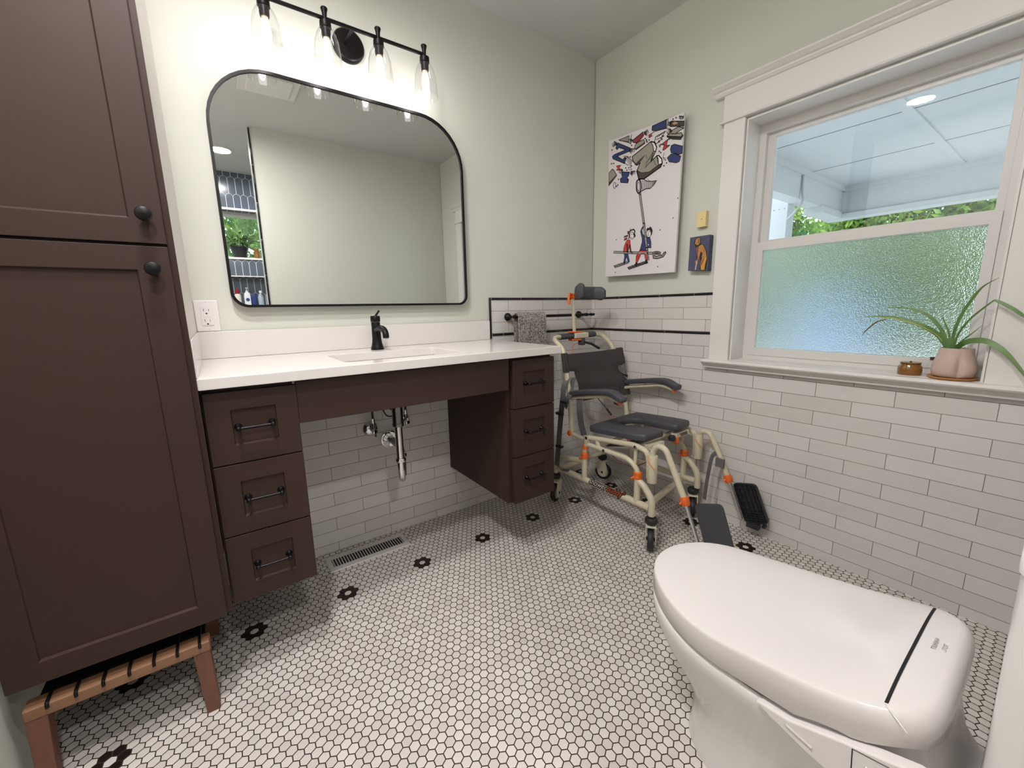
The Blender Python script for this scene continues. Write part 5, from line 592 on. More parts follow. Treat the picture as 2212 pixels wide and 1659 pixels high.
# ================================================================= OUTLET
ou = thing('power_outlet', 'white wall outlet above the left end of the backsplash', 'outlet', (-1.964, 0, 1.056))
G().box(-1.9985, -1.928, -.004, .005, 1.001, 1.111).obj('cover_plate', PLATE, ou, bevel=.003, seg=3)
rc = G().box(-1.981, -1.946, -.0065, -.003, 1.022, 1.090).obj('receptacle', PLATE, ou, bevel=.001)
gg = G()
for z in (1.076, 1.039):
    gg.box(-1.9725, -1.9712, -.0072, -.006, z-.004, z+.005).box(-1.9578, -1.9565, -.0072, -.006, z-.0035, z+.004).lathe([(.0028, -.006), (.0028, -.0072)], (-1.9645, 0, z-.0115), axis='y', seg=12)
gg.obj('socket_slots', SLOT, rc)
gg = G()
for z in (1.008, 1.104): gg.lathe([(.0022, -.0035), (.0022, -.0048)], (-1.9635, 0, z), axis='y', seg=10)
gg.obj('screw', VENTM, ou); G().box(-1.9745, -1.9655, -.0075, -.006, 1.052, 1.062).box(-1.9625, -1.9535, -.0075, -.006, 1.052, 1.062).obj('test_button', PLATE, rc, bevel=.0006)
# ================================================================= TALL CABINET
tc = thing('tall_linen_cabinet', 'tall dark brown wall-hung linen cabinet with two panelled doors', 'cabinet', (-2.21, -.3, .262))
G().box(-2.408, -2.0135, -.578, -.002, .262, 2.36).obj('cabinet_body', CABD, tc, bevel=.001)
G().box(-2.0130, -1.9995, -.581, -.5755, .262, 2.36).obj('edge_filler', CAB, tc)
for z0, z1, kz in ((.264, 1.213, 1.163), (1.219, 2.358, 1.278)):
    d = shaker(-2.407, -2.0115, z0, z1, -.600, .058, .052, th=.021).obj('door', CAB, tc, bevel=.0015)
    G().lathe([(.007, 0), (.006, -.008), (.0065, -.012), (.0135, -.018), (.0155, -.023), (.0135, -.028), (.006, -.031), (.0, -.031)], (-2.0415, -.600, kz), axis='y', seg=24).obj('knob', BLACK, d, smooth=True)
# ================================================================= STOOL
st = thing('teak_foot_stool', 'low teak wood stool with black rods standing under the tall cabinet', 'stool', (-2.22, -.42, 0))
G().box(-2.392, -2.058, -.602, -.560, .184, .213).obj('front_rail', WOOD1, st, bevel=.004)
G().box(-2.392, -2.058, -.275, -.235, .184, .213).obj('back_rail', WOOD1, st, bevel=.004)
for x, y in ((-2.392, -.600), (-2.096, -.600), (-2.392, -.275), (-2.096, -.275)):
    a, b = x, x+.036
    gg = G(); sl = .006 if x > -2.2 else -.006
    gg.add([(a, y, .184), (b, y, .184), (b, y+.04, .184), (a, y+.04, .184), (a+.002+sl, y, 0), (b-.004+sl, y, 0), (b-.004+sl, y+.036, 0), (a+.002+sl, y+.036, 0)], [(0,1,2,3),(7,6,5,4),(0,4,5,1),(1,5,6,2),(2,6,7,3),(3,7,4,0)])
    gg.obj('leg', WOOD2, st, bevel=.002)
for i in range(7):
    x = -2.352+i*.0455
    G().tube([(x, -.606, .205), (x, -.606, .2155), (x, -.596, .2175), (x, -.24, .2175)], .0035, seg=8, fil=.004).obj('rod', BLACK, st, smooth=True)
G().box(-2.38, -2.07, -.56, -.275, .19, .197).obj('dark_sheet', simple('dark_sheet_brown', rgb(30, 22, 20), .7), st)  # flat dark sheet filling the space below the rods
# ================================================================= FLOOR VENT
fv = thing('floor_vent', 'rectangular metal floor vent grille beside the tiled wall under the sink', 'floor vent', (-1.505, -.1, 0))
vx0, vx1, vy0, vy1 = -1.682, -1.330, -.160, -.036
gg = G(); O = [(vx0, vy0), (vx1, vy0), (vx1, vy1), (vx0, vy1)]; I = [(vx0+.022, vy0+.03), (vx1-.022, vy0+.03), (vx1-.022, vy1-.03), (vx0+.022, vy1-.03)]
Om = [(x+(.004 if x < -1.5 else -.004), y+(.004 if y < -.1 else -.004)) for x, y in O]
gg.ring([[(x, y, 0) for x, y in O], [(x, y, .0035) for x, y in Om], [(x, y, .0045) for x, y in I], [(x, y, .0012) for x, y in I]]); gg.obj('vent_frame', VENTM, fv, smooth=True, angle=25)
G().box(vx0+.02, vx1-.02, vy0+.028, vy1-.028, .0006, .0011).obj('vent_well', SLOT, fv)
for i in range(27):
    x = vx0+.0275+i*.01145; gg = G()
    pts = [(x-.0030, .0042), (x+.0018, .0012), (x+.0030, .0012), (x-.0012, .0046)]
    gg.add([(a, vy0+.029, z) for a, z in pts]+[(a, vy1-.029, z) for a, z in pts], [(0,1,2,3),(7,6,5,4),(0,4,5,1),(1,5,6,2),(2,6,7,3),(3,7,4,0)]); gg.obj('slat', VENTM, fv)
# ================================================================= TOWEL RAIL + TOWEL
tr = thing('towel_rail', 'black extendable towel rail on the tiled wall right of the counter', 'towel rail', (-.42, 0, 1.017))
ZR = 1.017; YR = -.072
for x in (-.652, -.118): G().lathe([(.0215, -.001), (.0215, -.006), (.018, -.014), (.011, -.020), (.007, -.026), (.009, -.034), (.007, -.040), (.0065, -.052), (.010, -.058), (.010, -.066), (.006, -.070)], (x, 0, ZR), axis='y', seg=26).obj('wall_mount', BLACK, tr, smooth=True)
for x in (-.652, -.118): G().lathe([(.0, -.011), (.0075, -.010), (.0095, -.004), (.0095, .004), (.0075, .010), (.0, .011)], (x, YR, ZR), axis='x', seg=16, caps=False).obj('mount_knuckle', BLACK, tr, smooth=True)
G().tube([(-.652, YR, ZR), (-.118, YR, ZR)], .0078).obj('rail', BLACK, tr, smooth=True)
G().tube([(-.118, YR, ZR), (-.088, YR, ZR), (-.0865, YR, ZR), (-.070, YR, ZR), (-.068, YR, ZR), (-.056, YR, ZR), (-.052, YR, ZR)], [.006, .006, .009, .009, .008, .008, .005]).obj('end_finial', BLACK, tr, smooth=True, angle=50)
tw = thing('hanging_towel', 'grey speckled hand towel folded over the black towel rail', 'towel', (-.54, YR, .80))
def drape(x0, x1, r, z0f, z0b, th, name, off):
    prof = []
    for i in range(9): prof.append((YR-r, z0f+(ZR-z0f)*i/8))
    for i in range(1, 12): a = PI*i/12; prof.append((YR-r*math.cos(a), ZR+r*math.sin(a)))
    for i in range(9): prof.append((YR+r, ZR+(z0b-ZR)*i/8))
    m_ = len(prof); nx = 14; rows = []
    def nrm(i):
        a = Vector(prof[max(i-1, 0)]); b = Vector(prof[min(i+1, m_-1)]); d = (b-a).normalized(); return Vector((-d.y, d.x))
    outer_, inner_ = [], []
    for j in range(nx+1):
        x = x0+(x1-x0)*j/nx; ro, ri = [], []
        for i, (y, z) in enumerate(prof):
            wv = .0018*math.sin(j*1.1+z*22+off)*(1 if z < ZR-.02 else .2); nn = nrm(i)
            ro.append((x, y+nn.x*(wv), z+nn.y*wv)); ri.append((x, y-nn.x*(-th)+0, z-nn.y*(-th)))
        outer_.append(ri); inner_.append(ro)
    rings_ = [outer_[j]+list(reversed(inner_[j])) for j in range(nx+1)]
    gg = G().ring(rings_, cap0=True, cap1=True); return gg.obj(name, TOWEL, tw, smooth=True, angle=80)
drape(-.640, -.452, .0095, .795, .80, .006, 'outer_layer', 0); drape(-.645, -.458, .0185, .79, .80, .006, 'folded_layer', 1.3)
# ================================================================= TOILET
to = thing('toilet', 'white toilet with closed glossy bidet seat lid in the right foreground', 'toilet', (-1.007, -1.6, 0))
TX = -1.007
def egg(hw, yf, yc, yr, n=72, er=5.0, ef=2.0, cx=TX):
    out = []
    for k in range(n):
        a = 2*PI*k/n; c, s_ = math.cos(a), math.sin(a); e = ef if s_ >= 0 else er
        out.append((cx+hw*sgnp(c, 2/e), yc+(yf-yc if s_ >= 0 else yc-yr)*sgnp(s_, 2/e)))
    return out
YF = -1.243
EDGE = [(1.24, .394), (1.40, .391), (1.54, .402), (1.62, .417), (1.71, .437), (1.79, .457), (1.82, .460)]
BOT = [(1.24, .352), (1.45, .338), (1.60, .338), (1.70, .370), (1.79, .402), (1.82, .405)]
def ctr(y):
    return spl([(1.24, .398), (1.35, .403), (1.45, .400), (1.55, .405), (1.65, .428), (1.7415, .463), (1.81, .470)], -y)
def lid_z(x, y, t):
    u_ = min(abs(x-TX)/.193, 1.0); e = spl(EDGE, -y); c = ctr(y)
    sad = 3.2
    z = c+(e-c)*(u_**sad)
    return z
out = egg(.196, YF, -1.50, -1.806, er=6.0)
cx_, cy_ = TX, -1.52
rings = []
T_ = [.02, .15, .3, .45, .58, .70, .80, .87]
for t_ in T_:
    rings.append([(cx_+(x-cx_)*t_, cy_+(y-cy_)*t_, lid_z(cx_+(x-cx_)*t_, cy_+(y-cy_)*t_, t_)) for x, y in out])
def kr(y): return interp([(1.5, .45), (1.72, 1.0), (1.80, 1.9)], -y)
for t0_, dz in [(1-.040*(1-math.sin(math.radians(a_))), -.017*(1-math.cos(math.radians(a_)))) for a_ in (0, 15, 30, 45, 60, 75, 90)]:
    rr_ = []
    for x, y in out:
        t_ = 1-(1-t0_)*kr(y); rr_.append((cx_+(x-cx_)*t_, cy_+(y-cy_)*t_, lid_z(cx_+(x-cx_)*t_, cy_+(y-cy_)*t_, 1)+dz*kr(y)))
    rings.append(rr_)
rings.append([(cx_+(x-cx_)*.999, cy_+(y-cy_)*.999, interp(BOT, -y)+.003) for x, y in out])
rings.append([(cx_+(x-cx_)*.985, cy_+(y-cy_)*.985, interp(BOT, -y)) for x, y in out])
rings.append([(cx_+(x-cx_)*.90, cy_+(y-cy_)*.90, interp(BOT, -y)) for x, y in out])
ld = G().ring(rings, cap0=True, cap1=True).obj('lid', LIDM, to, smooth=True, angle=75)
# hinge gap and cover seam
def lz(x, y): return lid_z(x, y, 0)
gg = G(); n_ = 24; ra, rb = [], []
for i in range(n_+1):
    x = TX-.169+.338*i/n_; ra.append((x, -1.7395, lz(x, -1.7395)+.0007)); rb.append((x, -1.7440, lz(x, -1.7440)+.0007))
gg.ring([ra, rb], closed_u=False); gg.obj('hinge_gap', SLOT, ld)
gg = G()
for s_ in (-1, 1):
    P_ = [(TX+s_*(.172+.020*k/6), -1.7415-.030*(k/6)**1.4, 0) for k in range(7)]
    G().tube([(x, y, lid_z(x, y, 1)+.0002-.012*(k/6)**2.4) for k, (x, y, _) in enumerate(P_)], .0007, seg=6).obj('cover_seam', VENTM, ld)
# seat ring under the lid (slim dark shadow gap and pale rim)
o2 = egg(.185, YF-.012, -1.50, -1.78); 
gg = G().ring([[(x, y, interp(BOT, -y)-.001) for x, y in o2], [(x, y, interp(BOT, -y)-.012) for x, y in o2]]); gg.obj('seat_gap', simple('seat_shadow_gap', rgb(120, 112, 108), .5), to, smooth=True)
def lvl(hw, yf, yc, yr, z, er=4.0, ef=2.2): return [(x, y, z) for x, y in egg(hw, yf, yc, yr, er=er, ef=ef)]
def lvb(hw, yf, yc, yr, dz, er=4.0, ef=2.1): return [(x, y, interp(BOT, -y)+dz) for x, y in egg(hw, yf, yc, yr, er=er, ef=ef)]
rings = [lvb(.150, YF-.05, -1.50, -1.78, -.006), lvb(.188, YF-.006, -1.50, -1.80, -.006), lvb(.192, YF-.004, -1.50, -1.80, -.014), lvb(.192, YF-.006, -1.50, -1.80, -.030), lvl(.184, YF-.016, -1.50, -1.82, .285), lvl(.168, YF-.048, -1.50, -1.86, .235), lvl(.150, YF-.095, -1.52, -1.93, .18), lvl(.135, YF-.125, -1.55, -1.98, .12),
    lvl(.142, YF-.128, -1.56, -2.0, .05), lvl(.147, YF-.122, -1.56, -2.005, .012), lvl(.148, YF-.121, -1.56, -2.005, 0)]
G().ring(rings, cap0=True, cap1=True).obj('bowl', PORC, to, smooth=True, angle=75)
# side control body (near side) with recessed pad and ribbed panel
def side_body(s_):
    X0 = TX+s_*.180; X1 = TX+s_*.2035
    pol = [(-1.575, .330), (-1.585, .335), (-1.63, .339), (-1.70, .366), (-1.79 if s_ < 0 else -1.74, .398 if s_ < 0 else .385), (-1.818 if s_ < 0 else -1.75, .398 if s_ < 0 else .385), (-1.818 if s_ < 0 else -1.75, .300), (-1.74, .285), (-1.66, .300), (-1.60, .318)]
    gg = G(); n = len(pol)
    gg.add([(X0, a, b) for a, b in pol]+[(X1, a, b) for a, b in pol], [(i, (i+1) % n, n+(i+1) % n, n+i) for i in range(n)]+[tuple(range(n)), tuple(reversed(range(n, 2*n)))])
    return gg.obj('seat_body_side', LIDM, to, bevel=.004, seg=3), X1
sb, X1 = side_body(-1); side_body(1)
gg = G()
for p in ([(-1.628, .327), (-1.668, .318)], ): 
    gg.tube([(X1-.0005, p[0][0], p[0][1]), (X1-.0005, p[1][0], p[1][1])], .0024, seg=8)
gg.obj('pad_groove', VENTM, sb, smooth=True)
gg = G()
for i in range(4): gg.tube([(X1-.001, -1.735-.002*i, .352-.009*i), (X1-.001, -1.765-.002*i, .340-.009*i)], .0028, seg=8)
gg.obj('button_rib', LIDM, sb, smooth=True)
G().tube([(X1-.0003, -1.718, .368), (X1-.0003, -1.722, .30)], .0008, seg=6).tube([(X1-.0003, -1.718, .368), (X1-.0003, -1.81, .388)], .0005, seg=6).obj('panel_seam', SLOT, sb)
G().lathe([(.0, 0), (.016, 0), (.016, -.003), (.0, -.003)], (X1+.002, -1.800, .372), axis='x', seg=24).obj('side_recess', SLOT, sb)
# deck and tank
G().box(TX-.10, TX+.10, -2.05, -1.84, .02, .36).obj('rear_deck', PORC, to, bevel=.02, seg=4)
gg = G(); rings = []
for z, dx, dy in ((.36, .0, .010), (.40, .0, .004), (.62, .008, .0), (.735, .012, -.001)):
    rings.append([(x, y, z) for x, y in rrect(TX-.195-dx, TX+.195+dx, -2.062, -1.8385-dy, .03, 6)])
gg.ring(rings, cap0=True, cap1=True); tk = gg.obj('tank', PORC, to, smooth=True, angle=60)
gg = G(); rings = [[(x, y, z) for x, y in rrect(TX-.212-d, TX+.212+d, -2.064, -1.835+d, .03, 6)] for z, d in ((.736, -.004), (.738, .0), (.762, .0), (.768, -.006))]
gg.ring(rings, cap0=True, cap1=True); gg.obj('tank_lid', PORC, to, smooth=True, angle=60)
def text_mesh(name, body, size, mat, origin, xdir, ydir, parent, offset=0.0, sx=1.0, ext=0.0):
    cu = bpy.data.curves.new('lettering', 'FONT'); cu.body = body; cu.size = size; cu.offset = offset; cu.extrude = ext
    tmp = bpy.data.objects.new('lettering', cu); C.objects.link(tmp)
    dg = bpy.context.evaluated_depsgraph_get(); me = bpy.data.meshes.new_from_object(tmp.evaluated_get(dg)); bpy.data.objects.remove(tmp)
    X_, Y_ = Vector(xdir).normalized(), Vector(ydir).normalized(); Z_ = X_.cross(Y_)
    for v in me.vertices: v.co = Vector(origin)+X_*v.co.x*sx+Y_*v.co.y+Z_*v.co.z
    me.materials.clear(); me.materials.append(mat)
    o = bpy.data.objects.new(name, me); C.objects.link(o); adopt(o, parent); return o
GREYTXT = simple('grey_print', rgb(110, 104, 102), .6)
zt = lz(-.98, -1.773)+.0012
text_mesh('lid_lettering', 'WASHLET', .0085, GREYTXT, (-.9665, -1.7665, zt), (-1, 0, -.02), (0, 1, -.10), ld)
text_mesh('lid_lettering', 'TOTO', .0085, GREYTXT, (-.9745, -1.7785, zt-.0004), (-1, 0, -.02), (0, 1, -.10), ld)
# ================================================================= SHOWER CHAIR
ch = thing('shower_chair', 'wheeled shower commode chair with cream tube frame, dark seat and orange clips', 'shower chair', (-.29, -.52, 0))
XN, XF = -.5, -.08
def sd(x): return (x-XN)*.085      # the chair stands slightly turned
bf = G()
for x in (XN, XF):
    d = sd(x)
    bf.tube([(x, -.222+d, .192), (x, -.835+d, .192)], .0155)
    bf.tube([(x, -.766+d, .195), (x, -.766+d, .315)], .0145); bf.tube([(x, -.442+d, .195), (x, -.442+d, .315)], .0145)
    bf.tube([(x, -.766+d, .300), (x, -.800+d, .285), (x, -.845+d, .235), (x, -.8455+d, .160)], .0145, fil=.03)
    bf.tube([(x, -.442+d, .290), (x, -.33+d, .272), (x, -.235+d, .245), (x, -.222+d, .160)], .0145, fil=.05)
bf.tube([(XN, -.815, .192), (XF, -.815+sd(XF)+.05, .186)], .0145); bf.tube([(XN, -.26, .192), (XF, -.26+sd(XF), .192)], .0145)
bf.obj('base_frame', BEIGE, ch, smooth=True, angle=60)
sf = G()
for x in (XN, XF):
    d = sd(x)
    sf.tube([(x, -.442+d, .30), (x, -.442+d, .372), (x, -.47+d, .384), (x, -.715+d, .384), (x, -.766+d, .345), (x, -.766+d, .30)], .0115, fil=.035)
    sf.tube([(x+.006, -.455+d, .418), (x+.006, -.745+d, .454), (x+.006, -.815+d, .44), (x+.006, -.822+d, .325)], .0125, fil=.035)
    sf.tube([(x+.006, -.52+d, .42), (x+.006, -.53+d, .385)], .012); sf.tube([(x+.01, -.745+d, .452), (x+.01, -.742+d, .37)], .008)
    sf.box(x-.008, x+.014, -.468+d, -.447+d, .375, .43)
sf.tube([(XN+.02, -.56, .412), (XF-.01, -.56+sd(XF), .412)], .010).tube([(XN+.02, -.72, .43), (XF-.01, -.72+sd(XF), .43)], .010)
sf.obj('seat_frame', BEIGE, ch, smooth=True, angle=50)
for x in (XN, XF):
    d = sd(x)
    for y, z, rr in ((-.7515, .449, .0075), (-.457, .417, .008), (-.575, .385, .0075)):
        G().lathe([(rr, 0), (rr, -.003), (rr*.6, -.005), (.0, -.005)], (x+(.006 if z > .4 else 0)-.0115, y+d, z), axis='x', seg=16).obj('pivot_bolt', DKCHROME, ch, smooth=True, angle=50)
# orange clips
def collar(x, y, z, r=.0185, ax=(0, 0, 1), lever=(-.8, .6, 0)):
    gg = G().lathe([(r*.93, -.016), (r, -.014), (r*1.02, -.002), (r*.96, 0), (r*1.02, .002), (r, .014), (r*.9, .016)], (x, y, z), axis=ax, seg=20)
    l = Vector(lever).normalized(); gg.tube([(x+l.x*r*.7, y+l.y*r*.7, z-.008), (x+l.x*r*1.5, y+l.y*r*1.5, z-.013), (x+l.x*r*1.2, y+l.y*r*1.5, z-.022)], .0045, seg=8)
    return gg.obj('orange_clip', ORANGE, ch, smooth=True, angle=50)
for x in (XN, XF):
    d = sd(x); collar(x, -.766+d, .322); collar(x, -.442+d, .322)
    G().lathe([(.011, -.012), (.015, -.010), (.015, .010), (.011, .013)], (x, -.445+d, .366), seg=16).obj('orange_clip', ORANGE, ch, smooth=True)
G().lathe([(.007, -.014), (.0075, .014)], (XN+.012, -.742, .372), seg=14).obj('orange_clip', ORANGE, ch, smooth=True)
G().lathe([(.009, -.018), (.014, -.012), (.013, .018)], (-.215, -.765, .425), seg=14).obj('orange_clip', ORANGE, ch, smooth=True)
# casters
def caster(x, y, yaw, sx=0.0, sy=0.0):
    dx, dy = math.cos(yaw), math.sin(yaw); nx, ny = -dy, dx
    def L(a, b, z): return (x+sx+dx*a+nx*b, y+sy+dy*a+ny*b, z)
    fk = G()
    for s_ in (-1, 1):
        prof_ = [(-.030, .050), (-.026, .030), (.0, .018), (.026, .030), (.034, .052), (.030, .085), (.020, .112), (-.022, .122), (-.040, .104), (-.040, .075)]
        fk.add([L(a, s_*.0185, z) for a, z in prof_]+[L(a, s_*.0225, z) for a, z in prof_], [(i, (i+1) % 10, 10+(i+1) % 10, 10+i) for i in range(10)]+[tuple(range(10)), tuple(reversed(range(10, 20)))])
    top = [(-.040, .100), (-.022, .118), (.020, .110), (.020, .118), (-.018, .127), (-.044, .108)]
    fk.add([L(a, -.0225, z) for a, z in top]+[L(a, .0225, z) for a, z in top], [(i, (i+1) % 6, 6+(i+1) % 6, 6+i) for i in range(6)]+[tuple(range(6)), tuple(reversed(range(6, 12)))])
    f_ = fk.obj('caster_fork', BEIGEP, ch, bevel=.003)
    ax = (nx, ny, 0); c = L(0, 0, .050)
    G().lathe([(.036, -.0125), (.046, -.0125), (.0495, -.009), (.050, 0), (.0495, .009), (.046, .0125), (.036, .0125)], c, axis=ax, seg=36, caps=False).obj('tyre', RUBBER, f_, smooth=True, angle=60)
    G().lathe([(.0, -.013), (.012, -.013), (.036, -.011), (.036, .011), (.012, .013), (.0, .013)], c, axis=ax, seg=28, caps=False).obj('wheel_hub', BEIGEP, f_, smooth=True, angle=40)
    G().lathe([(.007, -.0245), (.007, .0245)], c, axis=ax, seg=14).obj('axle', SLOT, f_)
    G().lathe([(.016, .126), (.024, .128), (.027, .136), (.027, .146), (.023, .152), (.016, .153)], (x, y, 0), seg=24).obj('swivel_bumper', RUBBER, f_, smooth=True, angle=50)
    return f_
caster(XN, -.846, math.atan2(-.58, -.80)); caster(XF, -.846+sd(XF)+.02, math.atan2(-.58, -.80))
caster(XN, -.222, math.radians(205), -.012, -.012); caster(XF, -.222+sd(XF), math.radians(-70), .0, -.01)
# seat cushion (U-shaped, opening at the front)
half = [(-.295, -.455), (-.42, -.452), (-.485, -.458), (-.500, -.475), (-.502, -.52), (-.496, -.70), (-.485, -.775), (-.474, -.788), (-.36, -.796), (-.349, -.785), (-.347, -.74), (-.352, -.66), (-.368, -.60), (-.372, -.565), (-.355, -.535), (-.325, -.522), (-.295, -.518)]
other = [(-.59-x, y) for x, y in reversed(half[1:-1])]
pol = half[:1]+half[1:]+other
sc = lambda p: (p[0]+.002, p[1]+.085*(p[0]+.5)*.6)
pol = [sc(p) for p in pol]; n_ = len(pol)
def sz(y): return .452-(y+.45)*.075
def off(poly, d):
    out = []
    for i, p in enumerate(poly):
        a, b = Vector(poly[i-1]), Vector(poly[(i+1) % len(poly)]); t_ = (b-a).normalized(); nn = Vector((t_.y, -t_.x)); out.append((p[0]-nn.x*d, p[1]-nn.y*d))
    return out
area = sum(pol[i-1][0]*pol[i][1]-pol[i][0]*pol[i-1][1] for i in range(n_)); sg = -1 if area > 0 else 1
rings = []
for d_, h in ((.006, 0), (.001, .003), (0, .010), (0, .022), (.003, .029), (.009, .032)):
    rings.append([(x, y, sz(y)+h-.002) for x, y in off(pol, -sg*d_)])
gg = G().ring(rings); k0 = len(gg.v)
gg.f.append(tuple(range(5*n_, 6*n_))); gg.f.append(tuple(reversed(range(n_)))); gg.obj('seat_cushion', FOAM, ch, smooth=True, angle=50)
for x, dd in ((-.472, 0), (-.225, .03)):
    gg = G().add([(x, -.800+dd, .462), (x+.105, -.803+dd, .462), (x+.105, -.806+dd, .440), (x+.005, -.803+dd, .438), (x, -.770+dd, .460), (x+.105, -.773+dd, .460), (x+.105, -.776+dd, .440), (x+.005, -.773+dd, .438)], [(0,1,2,3),(7,6,5,4),(0,4,5,1),(1,5,6,2),(2,6,7,3),(3,7,4,0)])
    pb_ = gg.obj('seat_end_plate', BEIGEP, ch, bevel=.002)
    if x > -.4:
        gg = G()
        for i in range(3): gg.box(x+.02+.006*i, x+.085, -.8075+dd, -.805+dd, .456-.0055*i, .4575-.0055*i)
        gg.obj('plate_slot', SLOT, pb_)
# back frame
bk = G()
d = sd(XF)
bk.tube([(XN, -.346, .405), (XN, -.340, .50), (XN, -.326, .634), (XN, -.303, .735), (XN, -.285, .843), (XN+.004, -.205, .893), (XN+.045, -.172, .903), (XF-.05, -.150, .905), (XF-.002, -.165, .897), (XF, -.235, .849), (XF, -.29, .729), (XF, -.335, .58), (XF, -.366, .441), (XF, -.372, .405)], .0125, fil=.035)
bk.obj('back_frame', BEIGE, ch, smooth=True, angle=60)
for x, y in ((XN, -.346), (XF, -.372)):
    G().lathe([(.014, 0), (.0155, -.004), (.012, -.008), (.0, -.009)], (x-.013, y, .418), axis='x', seg=20).obj('orange_clip', ORANGE, ch, smooth=True, angle=50)
    G().tube([(x, y, .412), (x+.004, y-.09, .405)], .010).obj('pivot_link', BEIGE, ch, smooth=True)
def onbar(x): return -.172+.022*(x-(XN+.045))/((XF-.05)-(XN+.045))
for a, b in ((-.425, -.322), (-.215, -.135)): G().tube([(a, onbar(a), .9035), (b, onbar(b), .9045)], .0165, seg=18).obj('push_grip', FOAM, ch, smooth=True, angle=60)
hb = G().box(-.322, -.215, -.187, -.140, .888, .920).obj('handle_bracket', BEIGEP, ch, bevel=.007, seg=3)
G().box(-.345, -.262, -.182, -.145, .921, .929).box(-.338, -.268, -.182, -.145, .876, .887).obj('orange_clip', ORANGE, ch, bevel=.003)
G().tube([(-.312, -.168, .91), (-.325, -.172, 1.02), (-.336, -.176, 1.118)], .0095).obj('headrest_post', BEIGE, ch, smooth=True)
gg = G().lathe([(.0, -.016), (.013, -.014), (.015, .0), (.013, .014), (.0, .016)], (-.340, -.180, 1.122), axis='y', seg=18, caps=False).tube([(-.352, -.186, 1.128), (-.376, -.192, 1.133), (-.380, -.192, 1.110), (-.383, -.196, 1.078)], .0075, fil=.008)
gg.obj('orange_clip', ORANGE, ch, smooth=True, angle=60)
G().tube([(-.345, -.182, 1.120), (-.30, -.20, 1.125)], .0095).obj('headrest_hinge', BEIGEP, ch, smooth=True)
hp = catmull([(-.362, -.285, 1.14), (-.358, -.25, 1.14), (-.342, -.222, 1.14), (-.315, -.212, 1.14), (-.28, -.208, 1.14), (-.245, -.212, 1.139), (-.218, -.222, 1.137), (-.203, -.25, 1.133), (-.198, -.285, 1.13)], 4)
gg = G(); rings = []
for i, p in enumerate(hp):
    a, b = hp[max(i-1, 0)], hp[min(i+1, len(hp)-1)]; T = (b-a).normalized(); Nn = Vector((-T.y, T.x, 0)); f_ = i/(len(hp)-1)
    hh = .038+.012*max(0, 1-f_*5)-.006*math.sin(PI*f_); th = .014+.006*math.sin(PI*f_); e_ = min(f_, 1-f_)*8; kx = min(1, .55+e_*.6)
    zc_ = p.z+.008*max(0, 1-f_*5)
    rings.append([tuple(Vector((p.x, p.y, zc_))+Nn*(th*kx*sgnp(math.cos(2*PI*k/20), .6))+Vector((0, 0, hh*kx*sgnp(math.sin(2*PI*k/20), .6)))) for k in range(20)])
gg.ring(rings, cap0=True, cap1=True); gg.obj('headrest_pad', FOAM, ch, smooth=True, angle=70)
# brake lever on the handle
gg = G().box(-.268, -.240, -.185, -.150, .848, .890); gg.obj('brake_housing', FOAM, ch, bevel=.005)
G().tube([(-.25, -.186, .865), (-.21, -.20, .855), (-.155, -.21, .826)], [.006, .0075, .008]).obj('brake_lever', DKPL, ch, smooth=True)
G().tube(catmull([(-.262, -.17, .860), (-.30, -.165, .858), (-.335, -.175, .84), (-.35, -.20, .80), (-.34, -.25, .74)]), .0018, seg=8).obj('brake_cable', ORANGE, ch, smooth=True)
G().tube(catmull([(-.33, -.34, .60), (-.30, -.37, .55), (-.275, -.40, .505)]), .0022, seg=8).obj('cable_sheath', RUBBER, ch, smooth=True)
G().tube([(-.285, -.39, .52), (-.268, -.41, .487)], .0055, seg=10).obj('cable_joint', RUBBER, ch, smooth=True)
G().tube(catmull([(-.268, -.41, .487), (-.255, -.43, .465), (-.23, -.46, .45)]), .002, seg=8).obj('brake_cable', ORANGE, ch, smooth=True)
for x, d_ in ((XN, 0), (XF, sd(XF))):
    G().tube(catmull([(x-.012, -.822+d_, .432), (x-.022, -.835+d_, .410), (x-.024, -.855+d_, .392), (x-.022, -.868+d_, .386)]), .0016, seg=8).obj('locking_wire', ORANGE, ch, smooth=True)
G().tube(catmull([(-.47, -.57, .375), (-.44, -.60, .33), (-.40, -.66, .305), (-.36, -.72, .34)]), .002, seg=8).obj('cable_sheath', simple('rust_brown_cable', rgb(110, 52, 36), .5), ch, smooth=True)
G().tube([(-.40, -.50, .372), (-.36, -.62, .395), (-.33, -.70, .405)], [.011, .009, .012]).obj('tilt_cylinder', DKPL, ch, smooth=True)
G().box(-.37, -.24, -.70, -.60, .395, .408).obj('pan_slide', DKPL, ch, bevel=.003)
G().lathe([(.0, -.014), (.016, -.010), (.018, .0), (.014, .012), (.0, .014)], (-.265, -.775, .447), seg=18, caps=False).obj('seat_knob', DKPL, ch, smooth=True)
